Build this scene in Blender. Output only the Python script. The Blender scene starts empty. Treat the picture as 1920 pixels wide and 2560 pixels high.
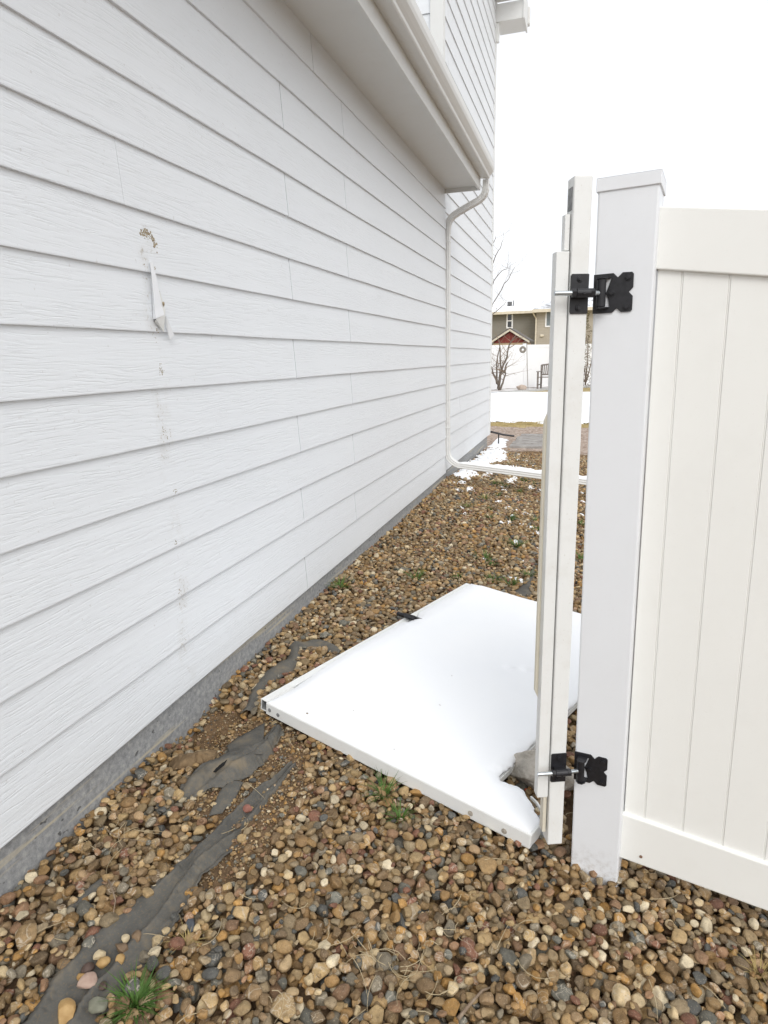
import bpy, bmesh, math, random
import numpy as np
from mathutils import Matrix, Vector
from mathutils.geometry import tessellate_polygon
random.seed(7); rng = np.random.default_rng(11)
SC = bpy.context.scene
COL = SC.collection
R_ = math.radians

# ------------------------------------------------------------------ camera
F = 1600.0                                   # focal length in photo pixels (photo 1920 x 2560)
AX = np.array([[0.9557, 0.0481, -0.2904],    # world X, Y, Z as seen by the camera (right, down, forward)
               [0.2935, -0.2288, 0.9282],
               [-0.0218, -0.9723, -0.2328]])
u_, s_, vt_ = np.linalg.svd(AX); AX = u_ @ vt_
CAM = np.array([0.0, 0.0, 1.3])
cd = bpy.data.cameras.new('camera'); cam = bpy.data.objects.new('camera', cd); COL.objects.link(cam)
cd.sensor_fit = 'HORIZONTAL'; cd.sensor_width = 36.0; cd.lens = 36.0 * F / 1920.0
cd.clip_start = 0.02; cd.clip_end = 3000.0
M = Matrix(((AX[0, 0], -AX[0, 1], -AX[0, 2]), (AX[1, 0], -AX[1, 1], -AX[1, 2]), (AX[2, 0], -AX[2, 1], -AX[2, 2]))).to_4x4()
M.translation = Vector(CAM); cam.matrix_world = M
SC.camera = cam

# ------------------------------------------------------------------ light: bright overcast winter day
W = bpy.data.worlds.new('World'); SC.world = W; W.use_nodes = True
nt = W.node_tree; nt.nodes.clear()
sky = nt.nodes.new('ShaderNodeTexSky'); sky.sky_type = 'NISHITA'; sky.sun_disc = False
sky.sun_elevation = R_(42); sky.sun_rotation = R_(152); sky.air_density = 1.0; sky.dust_density = 4.0; sky.ozone_density = 1.0
hs = nt.nodes.new('ShaderNodeHueSaturation'); hs.inputs['Saturation'].default_value = 0.18
mx = nt.nodes.new('ShaderNodeMixRGB'); mx.inputs[0].default_value = 0.6; mx.inputs[2].default_value = (8.8, 9.0, 9.3, 1)
bg = nt.nodes.new('ShaderNodeBackground'); bg.inputs['Strength'].default_value = 0.15
wo = nt.nodes.new('ShaderNodeOutputWorld')
nt.links.new(sky.outputs[0], hs.inputs['Color']); nt.links.new(hs.outputs[0], mx.inputs[1])
nt.links.new(mx.outputs[0], bg.inputs['Color']); nt.links.new(bg.outputs[0], wo.inputs['Surface'])
sd = bpy.data.lights.new('sun', 'SUN'); sun = bpy.data.objects.new('sun', sd); COL.objects.link(sun)
sd.energy = 0.95; sd.angle = R_(30); sd.color = (1.0, 0.97, 0.93)
sun.rotation_euler = (R_(48), 0, R_(28))     # light from upper right, slightly behind the camera
SC.view_settings.view_transform = 'Standard'; SC.view_settings.look = 'None'
SC.view_settings.exposure = 0.09; SC.view_settings.gamma = 1.0

# ------------------------------------------------------------------ helpers
def ray(x, y): return AX @ np.array([x - 960.0, y - 1280.0, F])
def onplane(p, n, d):
    r = ray(*p); n = np.array(n, float); t = (d - n @ CAM) / (n @ r); return CAM + r * t
def atY(p, Y): return onplane(p, (0, 1, 0), Y)
def atX(p, X): return onplane(p, (1, 0, 0), X)
WX, SL = -1.317, 0.09
def atG(p, h=0.0):
    q = onplane(p, (SL, 0, 1), .035 + SL * WX + h); return q
def atZ(p, z): return onplane(p, (0, 0, 1), z)

def lnk(n, a, b): n.links.new(a, b)
def mat(name, col=(.8, .8, .8), rough=.5, spec=.4, metal=0.0):
    m = bpy.data.materials.new(name); m.use_nodes = True
    b = m.node_tree.nodes['Principled BSDF']
    b.inputs['Base Color'].default_value = (*col, 1); b.inputs['Roughness'].default_value = rough
    b.inputs['Specular IOR Level'].default_value = spec; b.inputs['Metallic'].default_value = metal
    return m, m.node_tree, b
def N(t, kind, **kw):
    n = t.nodes.new(kind)
    for k, v in kw.items():
        if k.startswith('i_'): n.inputs[k[2:].replace('_', ' ')].default_value = v
        else: setattr(n, k, v)
    return n
def ramp(t, stops, interp='LINEAR'):
    r = t.nodes.new('ShaderNodeValToRGB'); cr = r.color_ramp; cr.interpolation = interp
    while len(cr.elements) < len(stops): cr.elements.new(0.5)
    for e, (p, c) in zip(cr.elements, stops):
        e.position = p; e.color = (*c, 1) if len(c) == 3 else c
    return r
def g3(v): return (v, v, v)
def math_n(t, op, a=None, b=None, c=None, clamp=False):
    n = t.nodes.new('ShaderNodeMath'); n.operation = op; n.use_clamp = clamp
    for i, v in enumerate((a, b, c)):
        if v is None: continue
        if isinstance(v, (int, float)): n.inputs[i].default_value = v
        else: lnk(t, v, n.inputs[i])
    return n.outputs[0]
def mixc(t, fac, a, b, mode='MIX'):
    n = t.nodes.new('ShaderNodeMixRGB'); n.blend_type = mode
    for i, v in enumerate((fac, a, b)):
        if isinstance(v, (int, float)): n.inputs[i].default_value = v
        elif isinstance(v, tuple): n.inputs[i].default_value = (*v, 1)
        else: lnk(t, v, n.inputs[i])
    return n.outputs[0]
def bump(t, b, h, strength=.3, dist=.002):
    n = N(t, 'ShaderNodeBump'); n.inputs['Strength'].default_value = strength; n.inputs['Distance'].default_value = dist
    lnk(t, h, n.inputs['Height']); lnk(t, n.outputs[0], b.inputs['Normal']); return n
def noise(t, vec, scale, detail=4, rough=.55, dist=0.0):
    n = N(t, 'ShaderNodeTexNoise'); n.inputs['Scale'].default_value = scale; n.inputs['Detail'].default_value = detail
    n.inputs['Roughness'].default_value = rough; n.inputs['Distortion'].default_value = dist
    if vec is not None: lnk(t, vec, n.inputs['Vector'])
    return n.outputs['Fac']
def wpos(t): return N(t, 'ShaderNodeNewGeometry').outputs['Position']

class MB:
    """collects verts and faces of one mesh"""
    def __init__(s): s.v = []; s.f = []
    def add(s, vs, fs):
        o = len(s.v); s.v += [tuple(map(float, p)) for p in vs]; s.f += [tuple(i + o for i in f) for f in fs]; return s
    def box(s, x0, x1, y0, y1, z0, z1, M=None):
        vs = [(x, y, z) for x in (x0, x1) for y in (y0, y1) for z in (z0, z1)]
        if M is not None: vs = [tuple(M @ Vector(p)) for p in vs]
        return s.add(vs, [(0, 1, 3, 2), (4, 6, 7, 5), (0, 4, 5, 1), (2, 3, 7, 6), (0, 2, 6, 4), (1, 5, 7, 3)])
    def tube(s, pts, rad, n=8, cap=True):
        pts = [Vector(p) for p in pts]; k = len(pts)
        rad = [float(rad)] * k if np.isscalar(rad) else [float(q) for q in rad]
        o = len(s.v); up = None
        for i, p in enumerate(pts):
            d = (pts[min(i + 1, k - 1)] - pts[max(i - 1, 0)]).normalized()
            if up is None: up = d.orthogonal().normalized()
            e1 = (up - d * up.dot(d)).normalized(); up = e1; e2 = d.cross(e1)
            for j in range(n):
                a = 2 * math.pi * j / n
                s.v.append(tuple(p + rad[i] * (math.cos(a) * e1 + math.sin(a) * e2)))
        for i in range(k - 1):
            for j in range(n):
                a = o + i * n + j; b = o + i * n + (j + 1) % n
                s.f.append((a, b, b + n, a + n))
        if cap:
            s.f.append(tuple(o + j for j in range(n))[::-1]); s.f.append(tuple(o + (k - 1) * n + j for j in range(n)))
        return s
    def prism(s, outline, holes, map2, t0, t1):
        """extrude a 2D outline (with holes); map2(u, v, w) -> xyz"""
        loops = [outline] + list(holes)
        flat = [p for l in loops for p in l]
        tris = tessellate_polygon([[Vector((p[0], p[1], 0)) for p in l] for l in loops])
        o = len(s.v); n = len(flat)
        s.v += [tuple(map2(p[0], p[1], t0)) for p in flat] + [tuple(map2(p[0], p[1], t1)) for p in flat]
        for t in tris:
            s.f.append(tuple(o + i for i in t)); s.f.append(tuple(o + n + i for i in reversed(t)))
        b = o
        for l in loops:
            m = len(l)
            for i in range(m): s.f.append((b + i, b + (i + 1) % m, b + (i + 1) % m + n, b + i + n))
            b += m
        return s
    def sweep(s, prof, path, frames):
        """sweep closed 2D profile; frames[i] = (e1, e2)"""
        n = len(prof); o = len(s.v)
        for p, (e1, e2) in zip(path, frames):
            for a, b in prof: s.v.append(tuple(Vector(p) + float(a) * Vector(e1) + float(b) * Vector(e2)))
        for i in range(len(path) - 1):
            for j in range(n):
                a = o + i * n + j; b = o + i * n + (j + 1) % n
                s.f.append((a, b, b + n, a + n))
        s.f.append(tuple(o + j for j in range(n))[::-1]); s.f.append(tuple(o + (len(path) - 1) * n + j for j in range(n)))
        return s
    def build(s, name, m, parent=None, smooth=False, bevel=0, local=False, fixn=True):
        me = bpy.data.meshes.new(name)
        vs = s.v
        if parent is not None and not local and parent.name in ROOTM:
            inv = ROOTM[parent.name].inverted(); vs = [tuple(inv @ Vector(p)) for p in vs]
        me.from_pydata(vs, [], s.f)
        if fixn:
            bm = bmesh.new(); bm.from_mesh(me); bmesh.ops.recalc_face_normals(bm, faces=bm.faces); bm.to_mesh(me); bm.free()
        me.materials.append(m)
        if smooth: me.polygons.foreach_set('use_smooth', [True] * len(me.polygons))
        o = bpy.data.objects.new(name, me); COL.objects.link(o)
        if parent is not None:
            o.parent = parent
            ROOTM[o.name] = ROOTM.get(parent.name, Matrix.Identity(4))
        if bevel:
            b = o.modifiers.new('bevel', 'BEVEL'); b.width = bevel; b.segments = 2; b.limit_method = 'ANGLE'; b.angle_limit = R_(35)
            b.harden_normals = False
        return o
ROOTM = {}
def fast_mesh(name, V, T, m, smooth=True):
    """triangle mesh from numpy arrays"""
    me = bpy.data.meshes.new(name)
    me.vertices.add(len(V)); me.vertices.foreach_set('co', V.astype(np.float32).ravel())
    me.loops.add(T.size); me.loops.foreach_set('vertex_index', T.astype(np.int32).ravel())
    k = T.shape[1]
    me.polygons.add(len(T)); me.polygons.foreach_set('loop_start', np.arange(0, T.size, k, dtype=np.int32))
    me.polygons.foreach_set('loop_total', np.full(len(T), k, dtype=np.int32))
    me.polygons.foreach_set('use_smooth', np.full(len(T), smooth, dtype=bool))
    me.update(calc_edges=True)
    me.materials.append(m)
    o = bpy.data.objects.new(name, me); COL.objects.link(o); return o
def tag(o, label=None, cat=None, group=None, kind=None):
    if label: o['label'] = label
    if cat: o['category'] = cat
    if group: o['group'] = group
    if kind: o['kind'] = kind
    return o
def thing(name, label, cat, M=None, loc=None, group=None):
    o = bpy.data.objects.new(name, None); COL.objects.link(o); o.empty_display_size = .1
    if M is None: M = Matrix.Translation(Vector(loc if loc is not None else (0, 0, 0)))
    o.matrix_world = M; ROOTM[o.name] = M.copy()
    return tag(o, label, cat, group)
def frame(origin, ax, ay, az):
    m = Matrix((ax, ay, az)).transposed().to_4x4(); m.translation = Vector(origin); return m
def vnoise(x, y, s, seed=0):
    """cheap smooth value noise on numpy arrays, about -1..1"""
    r = np.random.default_rng(seed); out = 0
    for k in range(7):
        a = r.uniform(0, 2 * math.pi); f = s * r.uniform(.6, 1.7); ph = r.uniform(0, 6.28)
        out = out + np.sin((x * math.cos(a) + y * math.sin(a)) * f + ph + 1.3 * np.sin((x * math.sin(a) - y * math.cos(a)) * f * .7 + ph * 2))
    return out / 4.0
def sdf(px, py, poly):
    """signed distance, positive inside"""
    poly = np.array(poly, float); n = len(poly); d = np.full(np.shape(px), 1e9); ins = np.zeros(np.shape(px), bool)
    for i in range(n):
        a = poly[i]; b = poly[(i + 1) % n]; e = b - a
        t = np.clip(((px - a[0]) * e[0] + (py - a[1]) * e[1]) / (e @ e + 1e-12), 0, 1)
        d = np.minimum(d, np.hypot(px - a[0] - t * e[0], py - a[1] - t * e[1]))
        c = ((a[1] > py) != (b[1] > py)) & (px < (b[0] - a[0]) * (py - a[1]) / (b[1] - a[1] + 1e-12) + a[0])
        ins ^= c
    return np.where(ins, d, -d)
def sst(x, a, b):
    t = np.clip((x - a) / (b - a), 0, 1); return t * t * (3 - 2 * t)
def contour_mesh(X, Y, d, step, Z):
    """quads where d > 0, with the rim pulled onto the d = 0 contour"""
    gy_, gx_ = np.gradient(d, step); g2 = np.maximum(gx_ ** 2 + gy_ ** 2, .25)
    out = (d < 0); mv = np.clip(-d, 0, 2.5 * step)
    Xm = np.where(out, X + mv * gx_ / g2, X); Ym = np.where(out, Y + mv * gy_ / g2, Y)
    keep = d > 0; cell = keep[:-1, :-1] | keep[1:, :-1] | keep[:-1, 1:] | keep[1:, 1:]
    use = np.zeros(d.shape, bool)
    for a, b in ((slice(None, -1), slice(None, -1)), (slice(1, None), slice(None, -1)), (slice(None, -1), slice(1, None)), (slice(1, None), slice(1, None))): use[a, b] |= cell
    i = -np.ones(d.shape, int); i[use] = np.arange(use.sum())
    Q = np.stack([i[:-1, :-1][cell], i[:-1, 1:][cell], i[1:, 1:][cell], i[1:, :-1][cell]], -1)
    return np.stack([Xm[use], Ym[use], Z[use]], -1), Q
def gpoly(pp): return [tuple(atG(p)[:2]) for p in pp]

# ------------------------------------------------------------------ materials
def m_siding():
    m, t, b = mat('painted_lap_siding', (.80, .82, .85), .48, .35)
    pos = wpos(t); sp = N(t, 'ShaderNodeSeparateXYZ'); lnk(t, pos, sp.inputs[0])
    x, y, z = sp.outputs
    al = math_n(t, 'ADD', x, y)
    row = math_n(t, 'FLOOR', math_n(t, 'DIVIDE', math_n(t, 'SUBTRACT', z, .149), .1785))
    al2 = math_n(t, 'ADD', al, math_n(t, 'MULTIPLY', row, 7.31))
    c0 = N(t, 'ShaderNodeCombineXYZ'); lnk(t, math_n(t, 'MULTIPLY', al2, 1.6), c0.inputs[0]); lnk(t, math_n(t, 'MULTIPLY', z, 9.0), c0.inputs[1])
    n0 = noise(t, c0.outputs[0], 1.0, 3, .5)
    zz = math_n(t, 'ADD', math_n(t, 'MULTIPLY', z, 150.0), math_n(t, 'MULTIPLY', n0, 10.0))
    c1 = N(t, 'ShaderNodeCombineXYZ'); lnk(t, math_n(t, 'MULTIPLY', al2, 9.0), c1.inputs[0]); lnk(t, zz, c1.inputs[1])
    n1 = noise(t, c1.outputs[0], 1.0, 3, .6)
    g = ramp(t, [(.38, g3(0)), (.48, g3(.8)), (.62, g3(1))]); lnk(t, n1, g.inputs[0])
    c2 = N(t, 'ShaderNodeCombineXYZ'); lnk(t, math_n(t, 'MULTIPLY', al2, 1.1), c2.inputs[0]); lnk(t, math_n(t, 'MULTIPLY', z, 16.0), c2.inputs[1])
    n2 = noise(t, c2.outputs[0], 1.0, 2, .5)
    mk = ramp(t, [(.36, g3(.25)), (.50, g3(1))]); lnk(t, n2, mk.inputs[0])
    h = math_n(t, 'ADD', math_n(t, 'MULTIPLY', g.outputs[0], mk.outputs[0]), math_n(t, 'MULTIPLY', noise(t, pos, 260, 2), .25))
    bump(t, b, h, .48, .0014)
    # caulk dirt running down the wall where the old gate post was fixed
    yy = math_n(t, 'SUBTRACT', y, math_n(t, 'ADD', 1.812, math_n(t, 'MULTIPLY', math_n(t, 'SUBTRACT', noise(t, pos, 5, 2), .5), .03)))
    near = math_n(t, 'SUBTRACT', 1.0, math_n(t, 'DIVIDE', math_n(t, 'ABSOLUTE', yy), .055), clamp=True)
    pt_ = ramp(t, [(.47, g3(0)), (.62, g3(1))]); lnk(t, noise(t, pos, 7.5, 3, .6), pt_.inputs[0])
    dr = ramp(t, [(.56, g3(0)), (.66, g3(1))]); lnk(t, noise(t, pos, 95, 5, .7), dr.inputs[0])
    core = math_n(t, 'MULTIPLY', near, math_n(t, 'MULTIPLY', pt_.outputs[0], math_n(t, 'LESS_THAN', z, 1.72)))
    msk = math_n(t, 'ADD', math_n(t, 'MULTIPLY', math_n(t, 'MULTIPLY', core, dr.outputs[0]), 1.1), math_n(t, 'MULTIPLY', core, .16), clamp=True)
    onw = math_n(t, 'LESS_THAN', x, -1.30)
    big = noise(t, pos, 1.6, 3, .5)
    base = mixc(t, big, (.778, .810, .842), (.818, .848, .875))
    grime = math_n(t, 'MULTIPLY', math_n(t, 'SUBTRACT', 1.0, math_n(t, 'DIVIDE', math_n(t, 'SUBTRACT', z, .15), .12), clamp=True), math_n(t, 'MULTIPLY', noise(t, pos, 9, 4), .16), clamp=True)
    base = mixc(t, grime, base, (.42, .39, .33))
    spk = ramp(t, [(.715, g3(0)), (.76, g3(1))]); lnk(t, noise(t, pos, 75, 2, .4), spk.inputs[0])
    base = mixc(t, math_n(t, 'MULTIPLY', spk.outputs[0], .22), base, (.35, .31, .26))
    col = mixc(t, math_n(t, 'MULTIPLY', msk, onw), base, (.33, .27, .18))
    lnk(t, col, b.inputs['Base Color']); return m
def m_white(name, col=(.80, .81, .82), rough=.4, speck=.12, dirt=(.35, .30, .22), bmp=.05, zd=None):
    m, t, b = mat(name, col, rough, .4)
    pos = wpos(t)
    n = noise(t, pos, 3.0, 4, .6)
    c = mixc(t, n, tuple(v * .965 for v in col), tuple(min(1, v * 1.03) for v in col))
    sr = ramp(t, [(.67, g3(0)), (.72, g3(1))]); lnk(t, noise(t, pos, 160, 3, .5), sr.inputs[0])
    c = mixc(t, math_n(t, 'MULTIPLY', sr.outputs[0], speck), c, dirt)
    sm = ramp(t, [(.5, g3(0)), (.8, g3(1))]); lnk(t, noise(t, pos, 11, 5, .65), sm.inputs[0])
    c = mixc(t, math_n(t, 'MULTIPLY', sm.outputs[0], speck * .8), c, dirt)
    if zd is not None:
        sp = N(t, 'ShaderNodeSeparateXYZ'); lnk(t, pos, sp.inputs[0])
        k = math_n(t, 'SUBTRACT', 1.0, math_n(t, 'DIVIDE', math_n(t, 'SUBTRACT', sp.outputs[2], zd), .10), clamp=True)
        sr2 = ramp(t, [(.45, g3(0)), (.75, g3(1))]); lnk(t, noise(t, pos, 60, 5, .7), sr2.inputs[0])
        c = mixc(t, math_n(t, 'MULTIPLY', math_n(t, 'MULTIPLY', k, sr2.outputs[0]), .6), c, (.28, .23, .17))
    lnk(t, c, b.inputs['Base Color'])
    bump(t, b, noise(t, pos, 8, 3), bmp, .01)
    return m
def m_noise(name, c1, c2, scale=20, rough=.8, bs=.4, bd=.003, bsc=None, spec=.3, c3=None):
    m, t, b = mat(name, c1, rough, spec); pos = wpos(t)
    n = noise(t, pos, scale, 5, .6)
    r = ramp(t, [(.32, c1), (.68, c2)] if c3 is None else [(.3, c1), (.5, c2), (.7, c3)]); lnk(t, n, r.inputs[0])
    lnk(t, r.outputs[0], b.inputs['Base Color']); bump(t, b, noise(t, pos, bsc or scale * 3, 5, .65), bs, bd); return m
def m_concrete():
    m, t, b = mat('foundation_concrete', (.2, .2, .2), .85, .25); pos = wpos(t)
    sp = N(t, 'ShaderNodeSeparateXYZ'); lnk(t, pos, sp.inputs[0])
    c0 = N(t, 'ShaderNodeCombineXYZ'); lnk(t, math_n(t, 'MULTIPLY', sp.outputs[1], 1.4), c0.inputs[0]); lnk(t, math_n(t, 'MULTIPLY', sp.outputs[2], 34.0), c0.inputs[1])
    st = noise(t, c0.outputs[0], 1.0, 5, .6)
    fine = noise(t, pos, 55, 6, .7)
    base = ramp(t, [(.35, (.23, .235, .24)), (.55, (.33, .335, .335)), (.7, (.44, .44, .42))]); lnk(t, fine, base.inputs[0])
    r = ramp(t, [(.56, g3(0)), (.64, g3(1))]); lnk(t, st, r.inputs[0])
    c = mixc(t, math_n(t, 'MULTIPLY', r.outputs[0], .75), base.outputs[0], (.52, .46, .34))
    pr = ramp(t, [(.70, g3(0)), (.74, g3(1))]); lnk(t, noise(t, pos, 38, 2, .4), pr.inputs[0])
    c = mixc(t, math_n(t, 'MULTIPLY', pr.outputs[0], .75), c, (.06, .06, .06))
    lnk(t, c, b.inputs['Base Color'])
    bump(t, b, math_n(t, 'SUBTRACT', math_n(t, 'ADD', fine, math_n(t, 'MULTIPLY', st, 1.2)), pr.outputs[0]), .5, .003); return m
def m_pebble(name='river_pebbles', dusty=0.0):
    m, t, b = mat(name, (.3, .2, .1), .62, .35)
    geo = N(t, 'ShaderNodeNewGeometry'); rnd = geo.outputs['Random Per Island']; pos = geo.outputs['Position']
    cols_old = [(.30, .175, .075), (.40, .28, .155), (.20, .135, .075), (.36, .225, .10), (.27, .215, .145), (.46, .35, .215), (.165, .12, .08),
            (.34, .19, .125), (.235, .165, .09), (.42, .24, .085), (.15, .155, .15), (.31, .25, .18), (.155, .065, .05), (.38, .30, .20), (.085, .095, .105),
            (.255, .15, .065), (.56, .47, .34), (.205, .19, .165), (.33, .25, .145), (.25, .12, .085), (.29, .20, .11), (.43, .325, .19), (.19, .15, .105), (.62, .57, .48)]
    cols = [(.235, .150, .075), (.31, .215, .115), (.185, .125, .070), (.27, .17, .080), (.225, .175, .115), (.37, .27, .155), (.145, .105, .068), (.27, .165, .105), (.20, .14, .078), (.33, .195, .075),
            (.125, .125, .115), (.25, .20, .135), (.17, .085, .060), (.30, .225, .14), (.22, .14, .065), (.085, .088, .090), (.44, .355, .235), (.175, .155, .125), (.26, .19, .11), (.20, .125, .08), (.24, .165, .09), (.34, .25, .14), (.16, .12, .08), (.50, .44, .34),
            (.21, .145, .085), (.28, .19, .10), (.24, .19, .13), (.19, .13, .075), (.30, .21, .13)]
    k = len(cols); r = ramp(t, [(i / k, c) for i, c in enumerate(cols)], 'CONSTANT'); lnk(t, rnd, r.inputs[0])
    w = N(t, 'ShaderNodeVectorMath', operation='ADD'); lnk(t, pos, w.inputs[0])
    cx = N(t, 'ShaderNodeCombineXYZ'); lnk(t, math_n(t, 'MULTIPLY', rnd, 37.0), cx.inputs[2]); lnk(t, cx.outputs[0], w.inputs[1])
    v = w.outputs[0]
    n1 = noise(t, v, 70, 4, .65); n2 = noise(t, v, 330, 3, .6)
    c = mixc(t, 1.0, r.outputs[0], mixc(t, n1, (.40, .385, .34), (1.66, 1.60, 1.44)), 'MULTIPLY')
    ph = N(t, 'ShaderNodeTexWhiteNoise', noise_dimensions='1D'); lnk(t, rnd, ph.inputs['W'])
    br = N(t, 'ShaderNodeHueSaturation'); br.inputs['Saturation'].default_value = 1.02; lnk(t, math_n(t, 'ADD', .80, math_n(t, 'MULTIPLY', ph.outputs['Value'], .62)), br.inputs['Value'])
    lnk(t, c, br.inputs['Color']); c = br.outputs[0]
    sr = ramp(t, [(.60, g3(0)), (.70, g3(1))]); lnk(t, n2, sr.inputs[0])
    c = mixc(t, math_n(t, 'MULTIPLY', sr.outputs[0], .55), c, (.56, .46, .31))
    sr2 = ramp(t, [(.30, g3(1)), (.40, g3(0))]); lnk(t, n2, sr2.inputs[0])
    c = mixc(t, math_n(t, 'MULTIPLY', sr2.outputs[0], .65), c, (.06, .045, .032))
    vt = ramp(t, [(.47, g3(0)), (.5, g3(1)), (.53, g3(0))]); lnk(t, noise(t, v, 28, 2, .5, 1.5), vt.inputs[0])
    c = mixc(t, math_n(t, 'MULTIPLY', math_n(t, 'MULTIPLY', vt.outputs[0], math_n(t, 'GREATER_THAN', ph.outputs['Value'], .72)), .6), c, (.62, .55, .44))
    if dusty: c = mixc(t, dusty, c, (.27, .18, .10))
    lnk(t, c, b.inputs['Base Color'])
    bump(t, b, math_n(t, 'ADD', n1, math_n(t, 'MULTIPLY', n2, .4)), .8, .0032)
    return m
def m_ground():
    m, t, b = mat('soil_and_gravel', (.1, .07, .04), .95, .2); pos = wpos(t)
    sp = N(t, 'ShaderNodeSeparateXYZ'); lnk(t, pos, sp.inputs[0])
    n = noise(t, pos, 18, 6, .7)
    soil = ramp(t, [(.3, (.085, .055, .032)), (.55, (.17, .11, .062)), (.75, (.27, .18, .105))]); lnk(t, n, soil.inputs[0])
    grit = ramp(t, [(.62, g3(0)), (.68, g3(1))]); lnk(t, noise(t, pos, 150, 3, .5), grit.inputs[0])
    soilc = mixc(t, math_n(t, 'MULTIPLY', grit.outputs[0], .6), soil.outputs[0], (.42, .28, .14))
    vo = N(t, 'ShaderNodeTexVoronoi', feature='F1'); vo.inputs['Scale'].default_value = 30; lnk(t, pos, vo.inputs['Vector'])
    pk = ramp(t, [(0, (.42, .33, .27)), (.25, (.31, .23, .18)), (.45, (.50, .42, .36)), (.65, (.38, .30, .25)), (.85, (.24, .19, .15))], 'CONSTANT')
    sc = N(t, 'ShaderNodeSeparateXYZ'); lnk(t, vo.outputs['Color'], sc.inputs[0]); lnk(t, sc.outputs[0], pk.inputs[0])
    far = ramp(t, [(.0, g3(0)), (1, g3(1))]); lnk(t, math_n(t, 'MULTIPLY', math_n(t, 'SUBTRACT', sp.outputs[1], math_n(t, 'ADD', 9.0, math_n(t, 'MULTIPLY', noise(t, pos, 2, 3), .5))), 8.0, clamp=True), far.inputs[0])
    c = mixc(t, far.outputs[0], soilc, pk.outputs[0])
    gr = math_n(t, 'GREATER_THAN', math_n(t, 'ADD', sp.outputs[1], math_n(t, 'MULTIPLY', noise(t, pos, 3, 4), .8)), 13.15)
    gn = ramp(t, [(.35, (.26, .20, .09)), (.6, (.48, .38, .19))]); lnk(t, noise(t, pos, 6, 5, .7), gn.inputs[0])
    c = mixc(t, gr, c, gn.outputs[0])
    lnk(t, c, b.inputs['Base Color'])
    hh = math_n(t, 'ADD', math_n(t, 'MULTIPLY', n, .8), math_n(t, 'MULTIPLY', math_n(t, 'MULTIPLY', vo.outputs['Distance'], -1.0), far.outputs[0]))
    hh = math_n(t, 'ADD', hh, math_n(t, 'MULTIPLY', noise(t, pos, 120, 4, .7), .35))
    bump(t, b, hh, .8, .012); return m
def m_snow():
    m, t, b = mat('snow', (.90, .915, .93), .6, .3); pos = wpos(t)
    try: b.inputs['Subsurface Weight'].default_value = 0.0
    except Exception: pass
    h = math_n(t, 'ADD', noise(t, pos, 14, 4, .5), math_n(t, 'MULTIPLY', noise(t, pos, 240, 3, .6), .12))
    bump(t, b, h, .14, .005)
    n = noise(t, pos, 3, 3); lnk(t, mixc(t, n, (.87, .89, .92), (.93, .94, .95)), b.inputs['Base Color']); return m

SIDING = m_siding()
TRIM = m_white('painted_trim', (.77, .785, .775), .5, .06)
GUTTER = m_white('gutter_paint', (.74, .745, .725), .38, .10)
SPOUT = m_white('downspout_paint', (.76, .765, .75), .38, .12, bmp=.02)
VPOST = m_white('cool_white_vinyl', (.79, .81, .835), .33, .04, zd=-.09)
VPANEL = m_white('warm_white_vinyl', (.85, .852, .82), .36, .05)
VGATE = m_white('weathered_gate_vinyl', (.78, .79, .775), .4, .22, dirt=(.38, .32, .22))
VBEIGE = m_white('yellowed_vinyl', (.70, .66, .55), .5, .3)
CONC = m_concrete(); PEB = m_pebble(); DUSTPEB = m_pebble('dusty_pebbles', .45); SOIL = m_ground(); SNOW = m_snow()
BLACK = m_noise('black_powder_coat', (.010, .010, .012), (.022, .022, .026), 90, .42, .25, .0008, 400, .45)
STEEL = m_noise('zinc_steel', (.42, .46, .48), (.62, .66, .68), 40, .32, .1, .0005, 200, .5); STEEL.node_tree.nodes['Principled BSDF'].inputs['Metallic'].default_value = .85
ALU = m_noise('dull_aluminium', (.16, .165, .17), (.30, .31, .31), 60, .5, .2, .001)
def m_fabric():
    m, t, b = mat('weed_barrier_fabric', (.07, .07, .068), .93, .12); pos = wpos(t)
    r = ramp(t, [(.32, (.088, .087, .083)), (.54, (.132, .127, .114)), (.74, (.23, .19, .135))]); lnk(t, noise(t, pos, 9, 6, .7), r.inputs[0])
    gr = ramp(t, [(.55, g3(0)), (.66, g3(1))]); lnk(t, noise(t, pos, 210, 3, .6), gr.inputs[0])
    lnk(t, mixc(t, math_n(t, 'MULTIPLY', gr.outputs[0], .35), r.outputs[0], (.26, .19, .10)), b.inputs['Base Color'])
    bump(t, b, math_n(t, 'ADD', noise(t, pos, 500, 2), math_n(t, 'MULTIPLY', noise(t, pos, 22, 4), 1.6)), .5, .003); return m
FABRIC = m_fabric()
BARK = m_noise('grey_bark', (.10, .08, .065), (.20, .165, .135), 30, .9, .4, .004)
TWIGM = m_noise('dry_twig', (.16, .11, .075), (.32, .25, .18), 50, .85, .3, .002)
STRAW = m_noise('dry_straw', (.38, .30, .18), (.55, .46, .30), 30, .8, .1, .001)
GRASSM = m_noise('green_grass', (.045, .10, .018), (.10, .19, .035), 22, .55, .1, .001)
YGRASS = m_noise('dormant_grass', (.32, .24, .09), (.52, .41, .18), 8, .8, .1, .001)
ROCKM = m_noise('grey_boulder', (.30, .28, .25), (.50, .465, .41), 11, .85, 1.0, .02, 26, .3, (.68, .63, .56))
CLOD = m_noise('dirt_clod', (.12, .078, .042), (.26, .18, .10), 26, .95, .9, .008, 60)

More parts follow.
